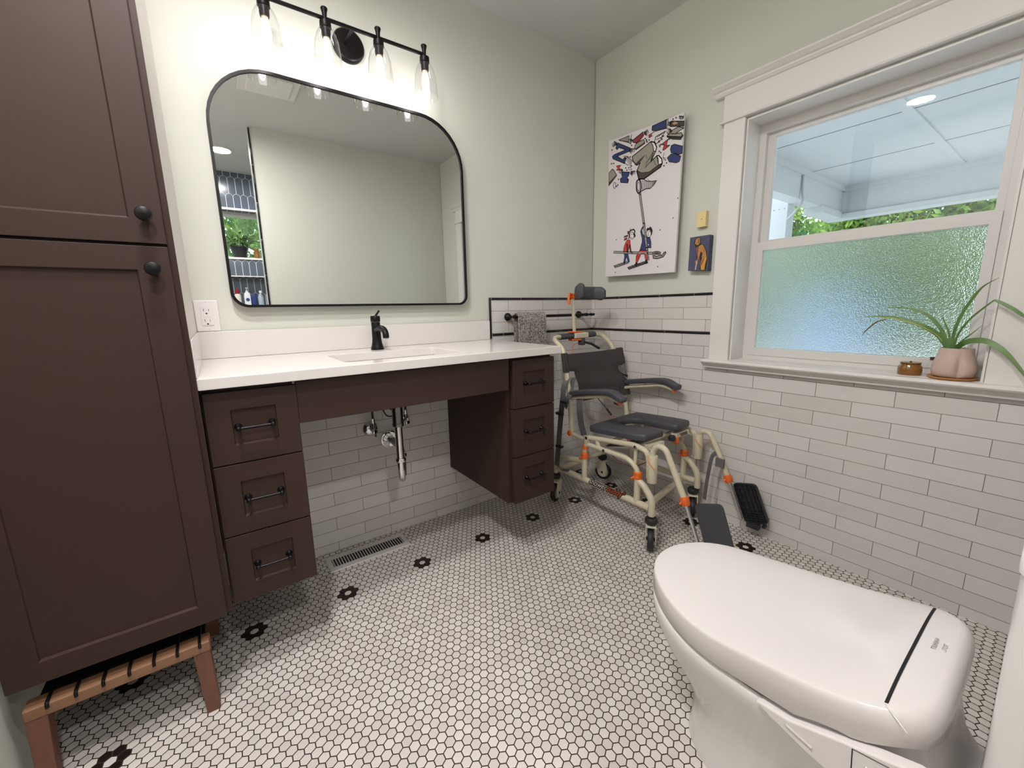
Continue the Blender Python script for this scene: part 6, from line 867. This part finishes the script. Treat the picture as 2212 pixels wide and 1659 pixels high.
# sling backrest
TL = [(.41, -.345), (.50, -.340), (.634, -.326), (.735, -.303), (.843, -.285)]
def backy(x, z):
    f_ = (x-XN)/(XF-XN); y = interp(TL, z)+f_*(-.012+.03*(z-.55)); m_ = max(0.0, 4*f_*(1-f_)); return y-.014+.045*m_
def sling_edge(z):
    if z > .728: return (XN-.017-.0*(z-.73), XF+.020)
    l = interp([(.56, -.385), (.64, -.418), (.728, -.432)], z); r = interp([(.55, -.048), (.62, -.052), (.68, -.085), (.728, -.112)], z); return l, r
gg = G()
zs = [.828-.1*i/8 for i in range(9)]+[.7279-.165*i/14 for i in range(15)]; nx = 24
F_, Bk = [], []
for z in zs:
    l, r = sling_edge(z); l_row, b_row = [], []
    for j in range(nx+1):
        x = l+(r-l)*j/nx; f_ = j/nx; yy = backy(min(max(x, XN), XF), z); dz = .0
        yy += .0025*math.sin(9*f_+z*30)*(1 if .1 < f_ < .9 else 0)
        dz = -.012*4*f_*(1-f_)*(1 if z > .80 else 0)*((z-.80)/.028)
        l_row.append((x, yy, z+dz)); b_row.append((x, yy+.0025, z+dz))
    F_.append(l_row); Bk.append(b_row)
gg.ring([a+list(reversed(b)) for a, b in zip(F_, Bk)], cap0=True, cap1=True); gg.obj('backrest_sling', MESHF, ch, smooth=True, angle=60)
for x in (XN, XF): G().tube([(x, interp(TL, .828)+(0 if x == XN else -.004), .829), (x, interp(TL, .73), .729)], .0165, seg=18).obj('sling_sleeve', MESHF, ch, smooth=True, angle=60)
# armrests
for x, P_ in ((XN, [(-.345, .628), (-.45, .650), (-.565, .668), (-.615, .668), (-.655, .656), (-.688, .650)]), (XF, [(-.352, .638), (-.45, .655), (-.565, .674), (-.62, .672), (-.66, .658), (-.69, .654)])):
    gg = G(); rings = []
    pp = catmull([(x, y, z) for y, z in P_], 4)
    for i, p in enumerate(pp):
        f_ = i/(len(pp)-1); kx = min(1, .75+min(f_, 1-f_)*9); shift = -.010*max(0, (f_-.6)/.4)
        a, b = pp[max(i-1, 0)], pp[min(i+1, len(pp)-1)]; T = (b-a).normalized(); Up = Vector((0, -T.z, T.y)); Up = Up if Up.z > 0 else -Up
        rings.append([tuple(p+Vector((shift+.024*kx*sgnp(math.cos(2*PI*k/24), .45), 0, 0))+Up*(.0135*kx*sgnp(math.sin(2*PI*k/24), .45))) for k in range(24)])
    gg.ring(rings, cap0=True, cap1=True); a_ = gg.obj('armrest_pad', FOAM, ch, smooth=True, angle=60)
    G().tube([(x, -.335, .60), (x, -.375, .612), (x, -.58, .652), (x, -.66, .634)], .010, fil=.03).obj('armrest_tube', BEIGE, a_, smooth=True)
    G().lathe([(.011, -.006), (.012, .004)], (x, -.655, .630), seg=14).obj('orange_cap', ORANGE, a_, smooth=True)
# leg-rest hangers with folded foot plates
def legrest(x, d_, tube, c_at, chrome_end, plate, face):
    h_ = G().tube([(x, p[0], p[1]) for p in tube], .0125, fil=.030)
    h_.lathe([(.0195, .315), (.0205, .318), (.0205, .432), (.0185, .437)], (x-.002, tube[0][0], 0), seg=20)
    ho = h_.obj('legrest_hanger', BEIGE, ch, smooth=True, angle=50)
    a, b = Vector((x, *tube[-1])), Vector((x, *chrome_end)); t_ = (b-a).normalized()
    G().tube([a, b], .0075).obj('chrome_extension', CHROME, ho, smooth=True)
    G().lathe([(.0165, -.018), (.018, -.012), (.0175, .010), (.014, .018)], a, axis=tuple(t_), seg=18).tube([a+Vector((-.012, .006, 0)), a+Vector((-.020, .010, -.012))], .005, seg=8).obj('orange_clip', ORANGE, ho, smooth=True, angle=50)
    # plate: quad corners (y, z)
    pl = [Vector(p) for p in plate]; th = .010
    rp = []
    for i in range(4):
        p0, p1, p2 = pl[i-1], pl[i], pl[(i+1) % 4]; r_ = .022
        q0, q1 = p1+(p0-p1).normalized()*r_, p1+(p2-p1).normalized()*r_
        for k in range(6): u_ = k/5; rp.append(q0*(1-u_)**2+p1*2*u_*(1-u_)+q1*u_*u_)
    xo = x+.026
    po_ = G().prism([(p.x, p.y) for p in rp], th, axis='x', base=xo).obj('foot_plate', FOAM if face == 'smooth' else DKPL, ho, bevel=.002)
    if face == 'ribs':
        gg = G()
        def bl_(u_, v_): return pl[0]*(1-u_)*(1-v_)+pl[1]*u_*(1-v_)+pl[2]*u_*v_+pl[3]*(1-u_)*v_
        def rib(a, b, w_=.0012, h=.007):
            A_, B_ = bl_(*a), bl_(*b); t2 = (B_-A_).normalized(); nn = Vector((-t2.y, t2.x))*w_
            vs = [(xo-hh, q.x, q.y) for hh in (0, h) for q in (A_+nn, A_-nn, B_-nn, B_+nn)]
            gg.add(vs, [(0,1,2,3),(7,6,5,4),(0,4,5,1),(1,5,6,2),(2,6,7,3),(3,7,4,0)])
        for v_ in (.03, .12, .30, .48, .66, .74, .80, .86, .92, .97): rib((.04, v_), (.96, v_))
        for u_ in (.04, .16, .36, .55, .75, .88, .96): rib((u_, .03), (u_, .97))
        rp2 = rp+[rp[0]]
        for a, b in zip(rp2, rp2[1:]):
            t2 = (b-a)
            if t2.length < 1e-5: continue
            t2 = t2.normalized(); nn = Vector((-t2.y, t2.x))*.0022; gg.add([(xo-hh, q.x, q.y) for hh in (0, .010) for q in (a+nn, a-nn, b-nn, b+nn)], [(0,1,2,3),(7,6,5,4),(0,4,5,1),(1,5,6,2),(2,6,7,3),(3,7,4,0)])
        gg.obj('plate_rib', DKPL, po_)
        G().box(xo-.008, xo+.02, -1.098, -1.045, .048, .075).lathe([(.008, 0), (.010, .02)], (xo, -1.115, .072), axis='x', seg=14).obj('plate_latch', DKPL, po_, bevel=.002)
    return ho
legrest(XN, 0, [(-.842, .345), (-.838, .455), (-.862, .4865), (-.900, .478), (-.918, .442), (-.997, .288)], 0, (-1.078, .098), [(-1.018, .278), (-1.128, .318), (-1.215, .075), (-1.105, .035)], 'smooth')
lr = legrest(XF, 0, [(-.803, .345), (-.799, .43), (-.822, .459), (-.855, .455), (-.880, .416), (-.958, .258)], 0, (-1.03, .085), [(-.972, .236), (-1.068, .262), (-1.138, .098), (-1.042, .068)], 'ribs')
# webbing straps
def strap(name, pts, w_, mat, wd=(0, 1, 0), th=.0012):
    P_ = catmull(pts, 6); gg = G(); rings = []
    for i, p in enumerate(P_):
        a, b = P_[max(i-1, 0)], P_[min(i+1, len(P_)-1)]; T = (b-a).normalized(); W_ = Vector(wd); W_ = (W_-T*W_.dot(T)).normalized(); N_ = T.cross(W_)
        rings.append([tuple(p+W_*w_+N_*th), tuple(p-W_*w_+N_*th), tuple(p-W_*w_-N_*th), tuple(p+W_*w_-N_*th)])
    gg.ring(rings, cap0=True, cap1=True); return gg.obj(name, mat, ch)
strap('harness_strap', [(-.500, -.312, .70), (-.530, -.318, .665), (-.535, -.315, .60), (-.53, -.298, .52), (-.528, -.284, .42), (-.526, -.272, .32), (-.525, -.258, .215)], .018, STRAP, (0, 1, 0))
strap('harness_strap', [(-.47, -.385, .640), (-.50, -.40, .60), (-.505, -.415, .50), (-.505, -.440, .428)], .020, STRAP, (0, 1, -.2))
strap('harness_strap', [(-.46, -.318, .70), (-.485, -.328, .665), (-.515, -.350, .63), (-.535, -.345, .60), (-.525, -.32, .555)], .019, STRAP, (.2, 1, 0))
G().box(-.545, -.520, -.312, -.268, .508, .522).box(-.540, -.518, -.345, -.298, .575, .588).box(-.540, -.516, -.305, -.262, .326, .338).obj('strap_buckle', DKPL, ch, bevel=.003)
strap('harness_strap', [(-.545, -.285, .23), (-.53, -.30, .208), (-.51, -.34, .210)], .012, STRAP, (.3, 1, 0))
strap('harness_strap', [(-.115, -.325, .722), (-.095, -.33, .705), (-.070, -.34, .69), (-.062, -.33, .665)], .018, STRAP, (0, .4, 1))
strap('side_belt', [(-.11, -.33, .615), (-.115, -.325, .56), (-.118, -.325, .50)], .013, DKPL, (.6, 1, 0))
G().box(-.130, -.106, -.345, -.305, .505, .548).obj('strap_buckle', DKPL, ch, bevel=.004)
strap('calf_strap', [(-.10, -.902, .372), (-.10, -.885, .350), (-.102, -.878, .30), (-.108, -.872, .22), (-.112, -.868, .13)], .010, STRAP, (.3, .8, .2))
G().box(-.108, -.096, -.945, -.905, .31, .352).obj('strap_clip', STRAP, ch, bevel=.002)
# printed lettering on the near base tube
BLKTXT = simple('black_print', rgb(20, 16, 14), .5); WHTTXT = simple('white_print', rgb(236, 232, 226), .5); ORTXT = simple('orange_print', rgb(224, 88, 34), .5)
ux = Vector((-.80, 0, .60)); base_o = Vector((XN, -.490, .192))+ux*.0163; yd = Vector((.6, 0, .8))
lab = text_mesh('frame_lettering', 'shower', .038, WHTTXT, base_o-yd*.010+ux*.0014, (0, -1, 0), tuple(yd), ch, offset=-.0006, sx=.97)
wsh = max(-v.co.y for v in lab.data.vertices)
text_mesh('frame_lettering', 'buddy\u00b0', .038, ORTXT, Vector((base_o.x, -wsh-.002, base_o.z))-yd*.010+ux*.0014, (0, -1, 0), tuple(yd), ch, offset=-.0006, sx=.97)
def outline(body, org, name='lettering_outline'):
    vs, fs = [], []
    for k in range(12):
        a_ = 2*PI*k/12; dv = Vector((0, -1, 0))*(.0046*math.cos(a_))+yd*(.0046*math.sin(a_))
        o_ = text_mesh('tmp', body, .038, BLKTXT, org+dv+ux*(.00001*k), (0, -1, 0), tuple(yd), ch, sx=.97)
        k0 = len(vs); M_ = o_.data; vs += [tuple(v.co) for v in M_.vertices]; fs += [tuple(i+k0 for i in p.vertices) for p in M_.polygons]; bpy.data.objects.remove(o_)
    mesh_obj(name, vs, fs, BLKTXT, ch)
outline('shower', base_o-yd*.010+ux*.0003)
outline('buddy\u00b0', Vector((base_o.x, -wsh-.002, base_o.z))-yd*.010+ux*.0003)
# ================================================================= ART ON THE WINDOW WALL
cols = {'navy': rgb(44, 56, 108), 'red': rgb(198, 50, 46), 'grey': rgb(150, 146, 134), 'dark': rgb(66, 56, 50), 'white': rgb(232, 228, 226), 'tan': rgb(178, 146, 104), 'ink': rgb(26, 22, 24), 'maroon': rgb(136, 50, 56), 'black': rgb(24, 20, 24)}
cm_ = {k: simple('painted_'+k, v, .6, var=.08, vs=60) for k, v in cols.items()}
ar = thing('painted_panel', 'tall white painted panel of flying letters and two cartoon children with nets', 'painting', (-.03, -.375, 1.595))
CV = simple('white_canvas', rgb(222, 216, 218), .6, var=.015, bump=.1)
AC = [(-.6005, 1.2243), (-.1478, 1.234), (-.1537, 1.965), (-.6085, 1.9465)]
G().prism(AC, .013, axis='x', base=-.045).obj('board', CV, ar, bevel=.001)
G().box(-.032, .004, -.52, -.22, 1.86, 1.90).box(-.032, .004, -.52, -.22, 1.29, 1.33).obj('hanging_batten', CV, ar)
def ribbon(gg, pts, w_, x):
    P_ = [Vector(p) for p in pts]
    for a, b in zip(P_, P_[1:]):
        if (b-a).length < 1e-6: continue
        t_ = (b-a).normalized(); nn = Vector((-t_.y, t_.x))*(w_/2); a2, b2 = a-t_*w_*.3, b+t_*w_*.3
        gg.add([(x, *(a2+nn)), (x, *(a2-nn)), (x, *(b2-nn)), (x, *(b2+nn))], [(0, 1, 2, 3)])
def fill(gg, poly, x):
    bm = bmesh.new(); vs = [bm.verts.new((x, *p)) for p in poly]; n = len(vs)
    es = [bm.edges.new((vs[i], vs[(i+1) % n])) for i in range(n)]
    try: bmesh.ops.triangle_fill(bm, edges=es, use_beauty=True)
    except Exception: pass
    bm.verts.index_update(); gg.add([tuple(v.co) for v in bm.verts], [tuple(v.index for v in f.verts) for f in bm.faces]); bm.free()
groups = {}; lay = 0
for it in ART_FILL:
    lay += 1; gg = groups.setdefault(it[0], G()); x = -.0453-lay*.000012
    if len(it) == 3: ribbon(gg, it[2], it[1], -.0460)
    else: fill(gg, it[1], x)
for k, gg in groups.items(): gg.obj('painted_shapes', cm_[k], ar)
gg = G()
for w_, p in ART_INK:
    big = w_ > .012
    ribbon(gg, p, w_, -.0458 if big else -.0462)
gg.obj('ink_lines', cm_['ink'], ar)
cr_ = thing('small_cream_tile', 'tiny cream square plaque above the small blue painting', 'plaque', (0, -.7085, 1.457))
cmm = simple('cream_glaze', rgb(226, 204, 146), .5, var=.1, vs=90)
G().box(-.020, .004, -.7320, -.6885, 1.4235, 1.494).obj('plaque_body', cmm, cr_, bevel=.001)
G().box(-.0206, -.0198, -.7165, -.7075, 1.4575, 1.4590).obj('ink_dash', cm_['dark'], cr_)
sp_ = thing('small_painting', 'small dark blue painting of a bent bearded figure leaning on a stick', 'painting', (0, -.713, 1.30))
NB = NT('brushed_navy_paint'); mp_ = NB.n('ShaderNodeMapping'); NB.l(NB.pos(), mp_.inputs[0]); mp_.inputs['Scale'].default_value = (30, 260, 18)
NB.bsdf(Base_Color=NB.mix(NB.noise(mp_.outputs[0], 1, 4), rgb(34, 36, 62), rgb(92, 94, 124)), Roughness=.55)
G().prism([(-.7626, 1.2189), (-.6623, 1.2272), (-.6642, 1.3815), (-.7632, 1.3811)], .032, axis='x', base=-.0295).obj('canvas', NB.m, sp_, bevel=.001)
sc_ = {'blk': cm_['black'], 'ochre': simple('painted_ochre', rgb(176, 124, 62), .5, var=.15, vs=120), 'gold': simple('painted_gold', rgb(196, 146, 48), .5, var=.1, vs=120), 'rust': simple('painted_rust', rgb(158, 82, 58), .5, var=.1), 'pale': simple('painted_pale', rgb(222, 190, 176), .5)}
for i, (c_, p) in enumerate(SMALL_ART):
    gg = G(); fill(gg, p, -.0300-.00006*i); gg.obj('painted_shapes', sc_[c_], sp_)
# ================================================================= WINDOWSILL THINGS
ZS = .8032
sa = G().lathe([(.0, 0), (.052, 0), (.060, .005), (.061, .009), (.056, .0085), (.050, .006), (.0, .006)], (.022, -1.6035, ZS), seg=40, caps=False).obj('wooden_saucer', simple('amber_bamboo', rgb(186, 128, 66), .4, var=.1, vs=60), smooth=True, angle=50)
tag(sa, 'round amber wooden saucer under the pink plant pot on the windowsill', 'saucer')
pt = thing('potted_spider_plant', 'spider plant in a rounded pink clay pot on the windowsill', 'potted plant', (.022, -1.6035, ZS+.009))
gg = G(); rings = []; cxp, cyp = .022, -1.6035; vd = math.atan2(-.24, -1.97)
for z, r, hip in ((.0, .046, 0), (.004, .051, .35), (.018, .0535, .9), (.034, .053, 1), (.050, .0495, .8), (.064, .0450, .35), (.078, .0415, .1), (.090, .0410, 0), (.094, .0405, 0)):
    rg = []
    for k in range(64):
        a = 2*PI*k/64; da = math.atan2(math.sin(a-vd-.25), math.cos(a-vd-.25)); cleft = -.012*hip*math.exp(-(da/.16)**2)+.004*hip*math.exp(-((abs(da)-.5)/.4)**2)
        rr = r+cleft if z < .07 else r; rg.append((cxp+rr*math.cos(a), cyp+rr*math.sin(a), ZS+.0085+z))
    rings.append(rg)
for z, r in ((.094, .0375), (.080, .0370)): rings.append([(cxp+r*math.cos(2*PI*k/64), cyp+r*math.sin(2*PI*k/64), ZS+.0085+z) for k in range(64)])
gg.ring(rings, cap0=True); gg.obj('pot', TERRA, pt, smooth=True, angle=60)
G().lathe([(.0, .082), (.037, .082)], (cxp, cyp, ZS+.0085), seg=24, caps=False).obj('soil', SOIL, pt)
LV = {'A': [(0.02, -1.59, 0.885), (0.02, -1.5826, 0.9023), (0.01, -1.5547, 0.9491), (0.0, -1.514, 0.9778), (0.0, -1.4651, 0.9975), (0.0, -1.4199, 1.0068), (0.0, -1.3563, 1.0066)],
'A2': [(0.0, -1.4222, 0.9971), (0.0, -1.3977, 0.9886), (0.0, -1.3743, 0.963), (0.0, -1.3594, 0.9387)],
'B': [(0.02, -1.592, 0.885), (0.02, -1.5858, 0.9025), (0.02, -1.5628, 0.9597), (0.02, -1.5299, 1.0052), (0.02, -1.4992, 1.0254), (0.02, -1.4566, 1.0369), (0.02, -1.4094, 1.0391)],
'C': [(0.02, -1.594, 0.885), (0.02, -1.5879, 0.9026), (0.02, -1.5798, 0.9526), (0.02, -1.5676, 0.9827), (0.02, -1.5579, 1.0099)],
'D': [(0.02, -1.596, 0.885), (0.02, -1.5921, 0.9029), (0.015, -1.5921, 0.9608), (0.01, -1.604, 1.0205), (0.0, -1.6239, 1.0707), (-0.01, -1.6405, 1.1008), (-0.02, -1.6691, 1.1235)],
'E': [(0.02, -1.598, 0.885), (0.02, -1.5963, 0.9032), (0.01, -1.6023, 0.9509), (-0.01, -1.6241, 0.9993), (-0.03, -1.6508, 1.0351), (-0.04, -1.6701, 1.0582)],
'E2': [(-0.04, -1.6701, 1.0582), (-0.045, -1.6871, 1.0484), (-0.05, -1.7116, 1.0307), (-0.05, -1.733, 1.0108), (-0.05, -1.75, 1.0)],
'F': [(0.02, -1.60, 0.885), (0.02, -1.6005, 0.9035), (0.01, -1.6149, 0.9321), (0.0, -1.6333, 0.9556), (-0.01, -1.6526, 0.9811)],
'G': [(0.02, -1.60, 0.885), (0.02, -1.6026, 0.9036), (0.0, -1.6173, 0.9224), (-0.02, -1.6383, 0.9336), (-0.035, -1.6686, 0.9346), (-0.045, -1.6995, 0.9161), (-0.05, -1.7259, 0.8868), (-0.06, -1.7549, 0.8451), (-0.062, -1.7695, 0.8171)]}
wd_ = {'A': .0075, 'A2': .0022, 'B': .0055, 'C': .003, 'D': .0045, 'E': .0035, 'E2': .005, 'F': .0022, 'G': .0085}
STRIPE = simple('yellow_leaf_edge', rgb(190, 180, 96), .5); BROWNL = simple('dry_leaf_tip', rgb(96, 74, 60), .7)
for k, P_ in LV.items():
    cpts = catmull(P_, 5); n = len(cpts); gg = G(); rows = []; rib_ = []
    for i, p in enumerate(cpts):
        f_ = i/(n-1); a, b = cpts[max(i-1, 0)], cpts[min(i+1, n-1)]; T = (b-a).normalized()
        W_ = Vector((-.985, -.17, .2)).cross(T).normalized()
        prof_ = math.sin(PI*min(1, .18+f_*.82))**.8 if k not in ('E', 'A2', 'E2') else (1-.4*f_ if k == 'E' else math.sin(PI*min(.98, .12+f_*.88))**.6)
        w_ = max(wd_[k]*prof_, .0005); N_ = T.cross(W_)
        rows.append([tuple(p+W_*w_), tuple(p-N_*.0012), tuple(p-W_*w_), tuple(p-N_*.0006)])
    gg.ring(rows, cap0=True, cap1=True); gg.obj('leaf', BROWNL if k == 'A2' else LEAF, pt, smooth=True, angle=100)
    if k in ('A',):
        gg = G(); gg.tube([(c_.x-.002, c_.y, c_.z-wd_[k]*.5) for c_ in cpts[8:-4]], .0012, seg=6); gg.obj('leaf_stripe', STRIPE, pt)
cj = thing('candle_jar', 'short amber glass candle jar with a flat lid on the windowsill', 'candle', (.03, -1.4975, ZS))
AMB = NT('amber_glass'); AMB.bsdf(Base_Color=rgb(150, 104, 48), Roughness=.12, Transmission_Weight=.35)
G().lathe([(.0, 0), (.029, 0), (.032, .004), (.0325, .018), (.0315, .030), (.027, .036), (.0265, .039)], (.03, -1.4975, ZS), seg=36, caps=False).obj('jar', AMB.m, cj, smooth=True)
G().lathe([(.0, .0385), (.024, .0385), (.0275, .041), (.0275, .045), (.0, .0455)], (.03, -1.4975, ZS), seg=36, caps=False).lathe([(.003, .045), (.0035, .048), (.0, .050)], (.03, -1.4975, ZS), seg=12, caps=False).obj('lid', AMB.m, cj, smooth=True, angle=50)
bt = thing('small_corked_bottle', 'tiny clear glass bottle with dark stopper between candle jar and plant pot', 'bottle', (.062, -1.5445, ZS))
G().lathe([(.0, 0), (.012, 0), (.0135, .003), (.0135, .034), (.0125, .042), (.0062, .048), (.006, .056), (.0085, .057), (.0085, .059), (.005, .059)], (.062, -1.5445, ZS), seg=24, caps=False).obj('glass_body', GLASS, bt, smooth=True)
G().lathe([(.0, .053), (.0055, .053), (.0065, .064), (.0, .0645)], (.062, -1.5445, ZS), seg=16, caps=False).obj('stopper', simple('dark_stopper', rgb(66, 50, 50), .6), bt, smooth=True, angle=50)
# ================================================================= SHOWER THINGS (seen in the mirror)
def lab_mat(n, c): return simple(n, c, .35, var=.02)
ZN = 1.145; YN = YS-.05
b1 = thing('lotion_pump_bottle', 'white pump bottle with blue oval label in the shower niche, seen in mirror', 'bottle', (-1.630, YN, ZN))
G().ring([[(x, y, ZN+z) for x, y in rrect(-1.630-w_, -1.630+w_, YN-.018, YN+.018, .012)] for z, w_ in ((0, .028), (.006, .030), (.10, .030), (.125, .026), (.140, .014))], cap0=True, cap1=True).obj('bottle_body', lab_mat('white_bottle', rgb(230, 232, 236)), b1, smooth=True, angle=60)
G().lathe([(.012, .14), (.012, .155), (.004, .157), (.004, .178), (.011, .179), (.011, .186)], (-1.630, YN, ZN), seg=18).tube([(-1.63, YN, ZN+.183), (-1.63, YN+.035, ZN+.180)], .004).obj('pump', lab_mat('white_pump', rgb(228, 230, 234)), b1, smooth=True, angle=50)
G().lathe([(.0, 0), (.017, 0), (.017, .001), (.0, .001)], (-1.630, YN+.0185, ZN+.062), axis='y', seg=24).obj('label', lab_mat('blue_label', rgb(44, 62, 130)), b1)
b2 = thing('blue_tube_bottle', 'dark blue squeeze tube standing in the shower niche, seen in mirror', 'tube', (-1.572, YN, ZN))
G().ring([[(x, y, ZN+z) for x, y in rrect(-1.572-w_, -1.572+w_, YN-d_, YN+d_, d_*.9)] for z, w_, d_ in ((.0, .019, .018), (.02, .019, .018), (.022, .024, .018), (.115, .026, .004))], cap0=True, cap1=True).obj('tube_body', lab_mat('navy_tube', rgb(40, 56, 118)), b2, smooth=True, angle=60)
b3 = thing('red_capped_bottle', 'white bottle with a red cap in the shower niche, at the mirror edge', 'bottle', (-1.715, YN, ZN))
G().lathe([(.0, 0), (.028, 0), (.030, .004), (.030, .105), (.024, .118), (.014, .122)], (-1.715, YN, ZN), seg=24, caps=False).obj('bottle_body', lab_mat('cream_bottle', rgb(220, 214, 204)), b3, smooth=True)
G().lathe([(.016, .121), (.017, .123), (.016, .165), (.012, .168), (.0, .168)], (-1.715, YN, ZN), seg=20).obj('cap', lab_mat('crimson_cap', rgb(170, 24, 54)), b3, smooth=True, angle=50)
b4 = thing('clear_spray_bottle', 'clear spray bottle with white trigger in the shower niche, seen in mirror', 'spray bottle', (-1.510, YN, ZN))
G().lathe([(.0, 0), (.025, 0), (.027, .004), (.027, .085), (.020, .11), (.011, .13)], (-1.510, YN, ZN), seg=24, caps=False).obj('bottle_body', simple('pale_clear_plastic', rgb(176, 190, 202), .15), b4, smooth=True)
G().box(-1.522, -1.498, YN-.02, YN+.022, ZN+.13, ZN+.155).tube([(-1.51, YN+.02, ZN+.14), (-1.51, YN+.035, ZN+.11)], .004).obj('trigger', lab_mat('white_trigger', rgb(214, 220, 226)), b4, bevel=.004)
bp_ = thing('black_potted_plant', 'leafy green plant in a black pot on the shower windowsill, seen in mirror', 'potted plant', (-1.645, YS-.06, 1.628))
G().lathe([(.0, 0), (.055, 0), (.083, .105), (.088, .107), (.088, .118), (.078, .118), (.075, .10), (.0, .10)], (-1.645, YS-.06, 1.628), seg=30, caps=False).obj('pot', DKPL, bp_, smooth=True, angle=50)
rnd = random.Random(11); gg = G()
for i in range(95):
    a = rnd.uniform(0, 2*PI); L_ = rnd.uniform(.10, .26); el = rnd.uniform(.25, 1.35); b0 = Vector((-1.645+.03*math.cos(a), YS-.06+.03*math.sin(a), 1.73))
    d_ = Vector((math.cos(a)*math.cos(el), math.sin(a)*math.cos(el)*.55, math.sin(el))); m_ = b0+d_*L_*.6; e_ = b0+d_*L_*.85+Vector((math.cos(a)*.05, math.sin(a)*.03, -.05)); W_ = Vector((-math.sin(a), math.cos(a), .2)).normalized()
    m_ = Vector((max(m_.x, -1.9), min(m_.y, YS+.1), m_.z)); w_ = rnd.uniform(.006, .014); k = len(gg.v)
    gg.add([b0, m_+W_*w_, e_, m_-W_*w_], [(0, 1, 2, 3)])
gg.obj('foliage', LEAF, bp_)
jb = G().lathe([(.0, 0), (.028, 0), (.030, .06), (.018, .085), (.018, .10), (.0, .10)], (-1.495, YS-.05, 1.628), seg=24, caps=False).obj('amber_jar', AMB.m, smooth=True)
tag(jb, 'amber jar beside the black potted plant on the shower windowsill, seen in mirror', 'jar')
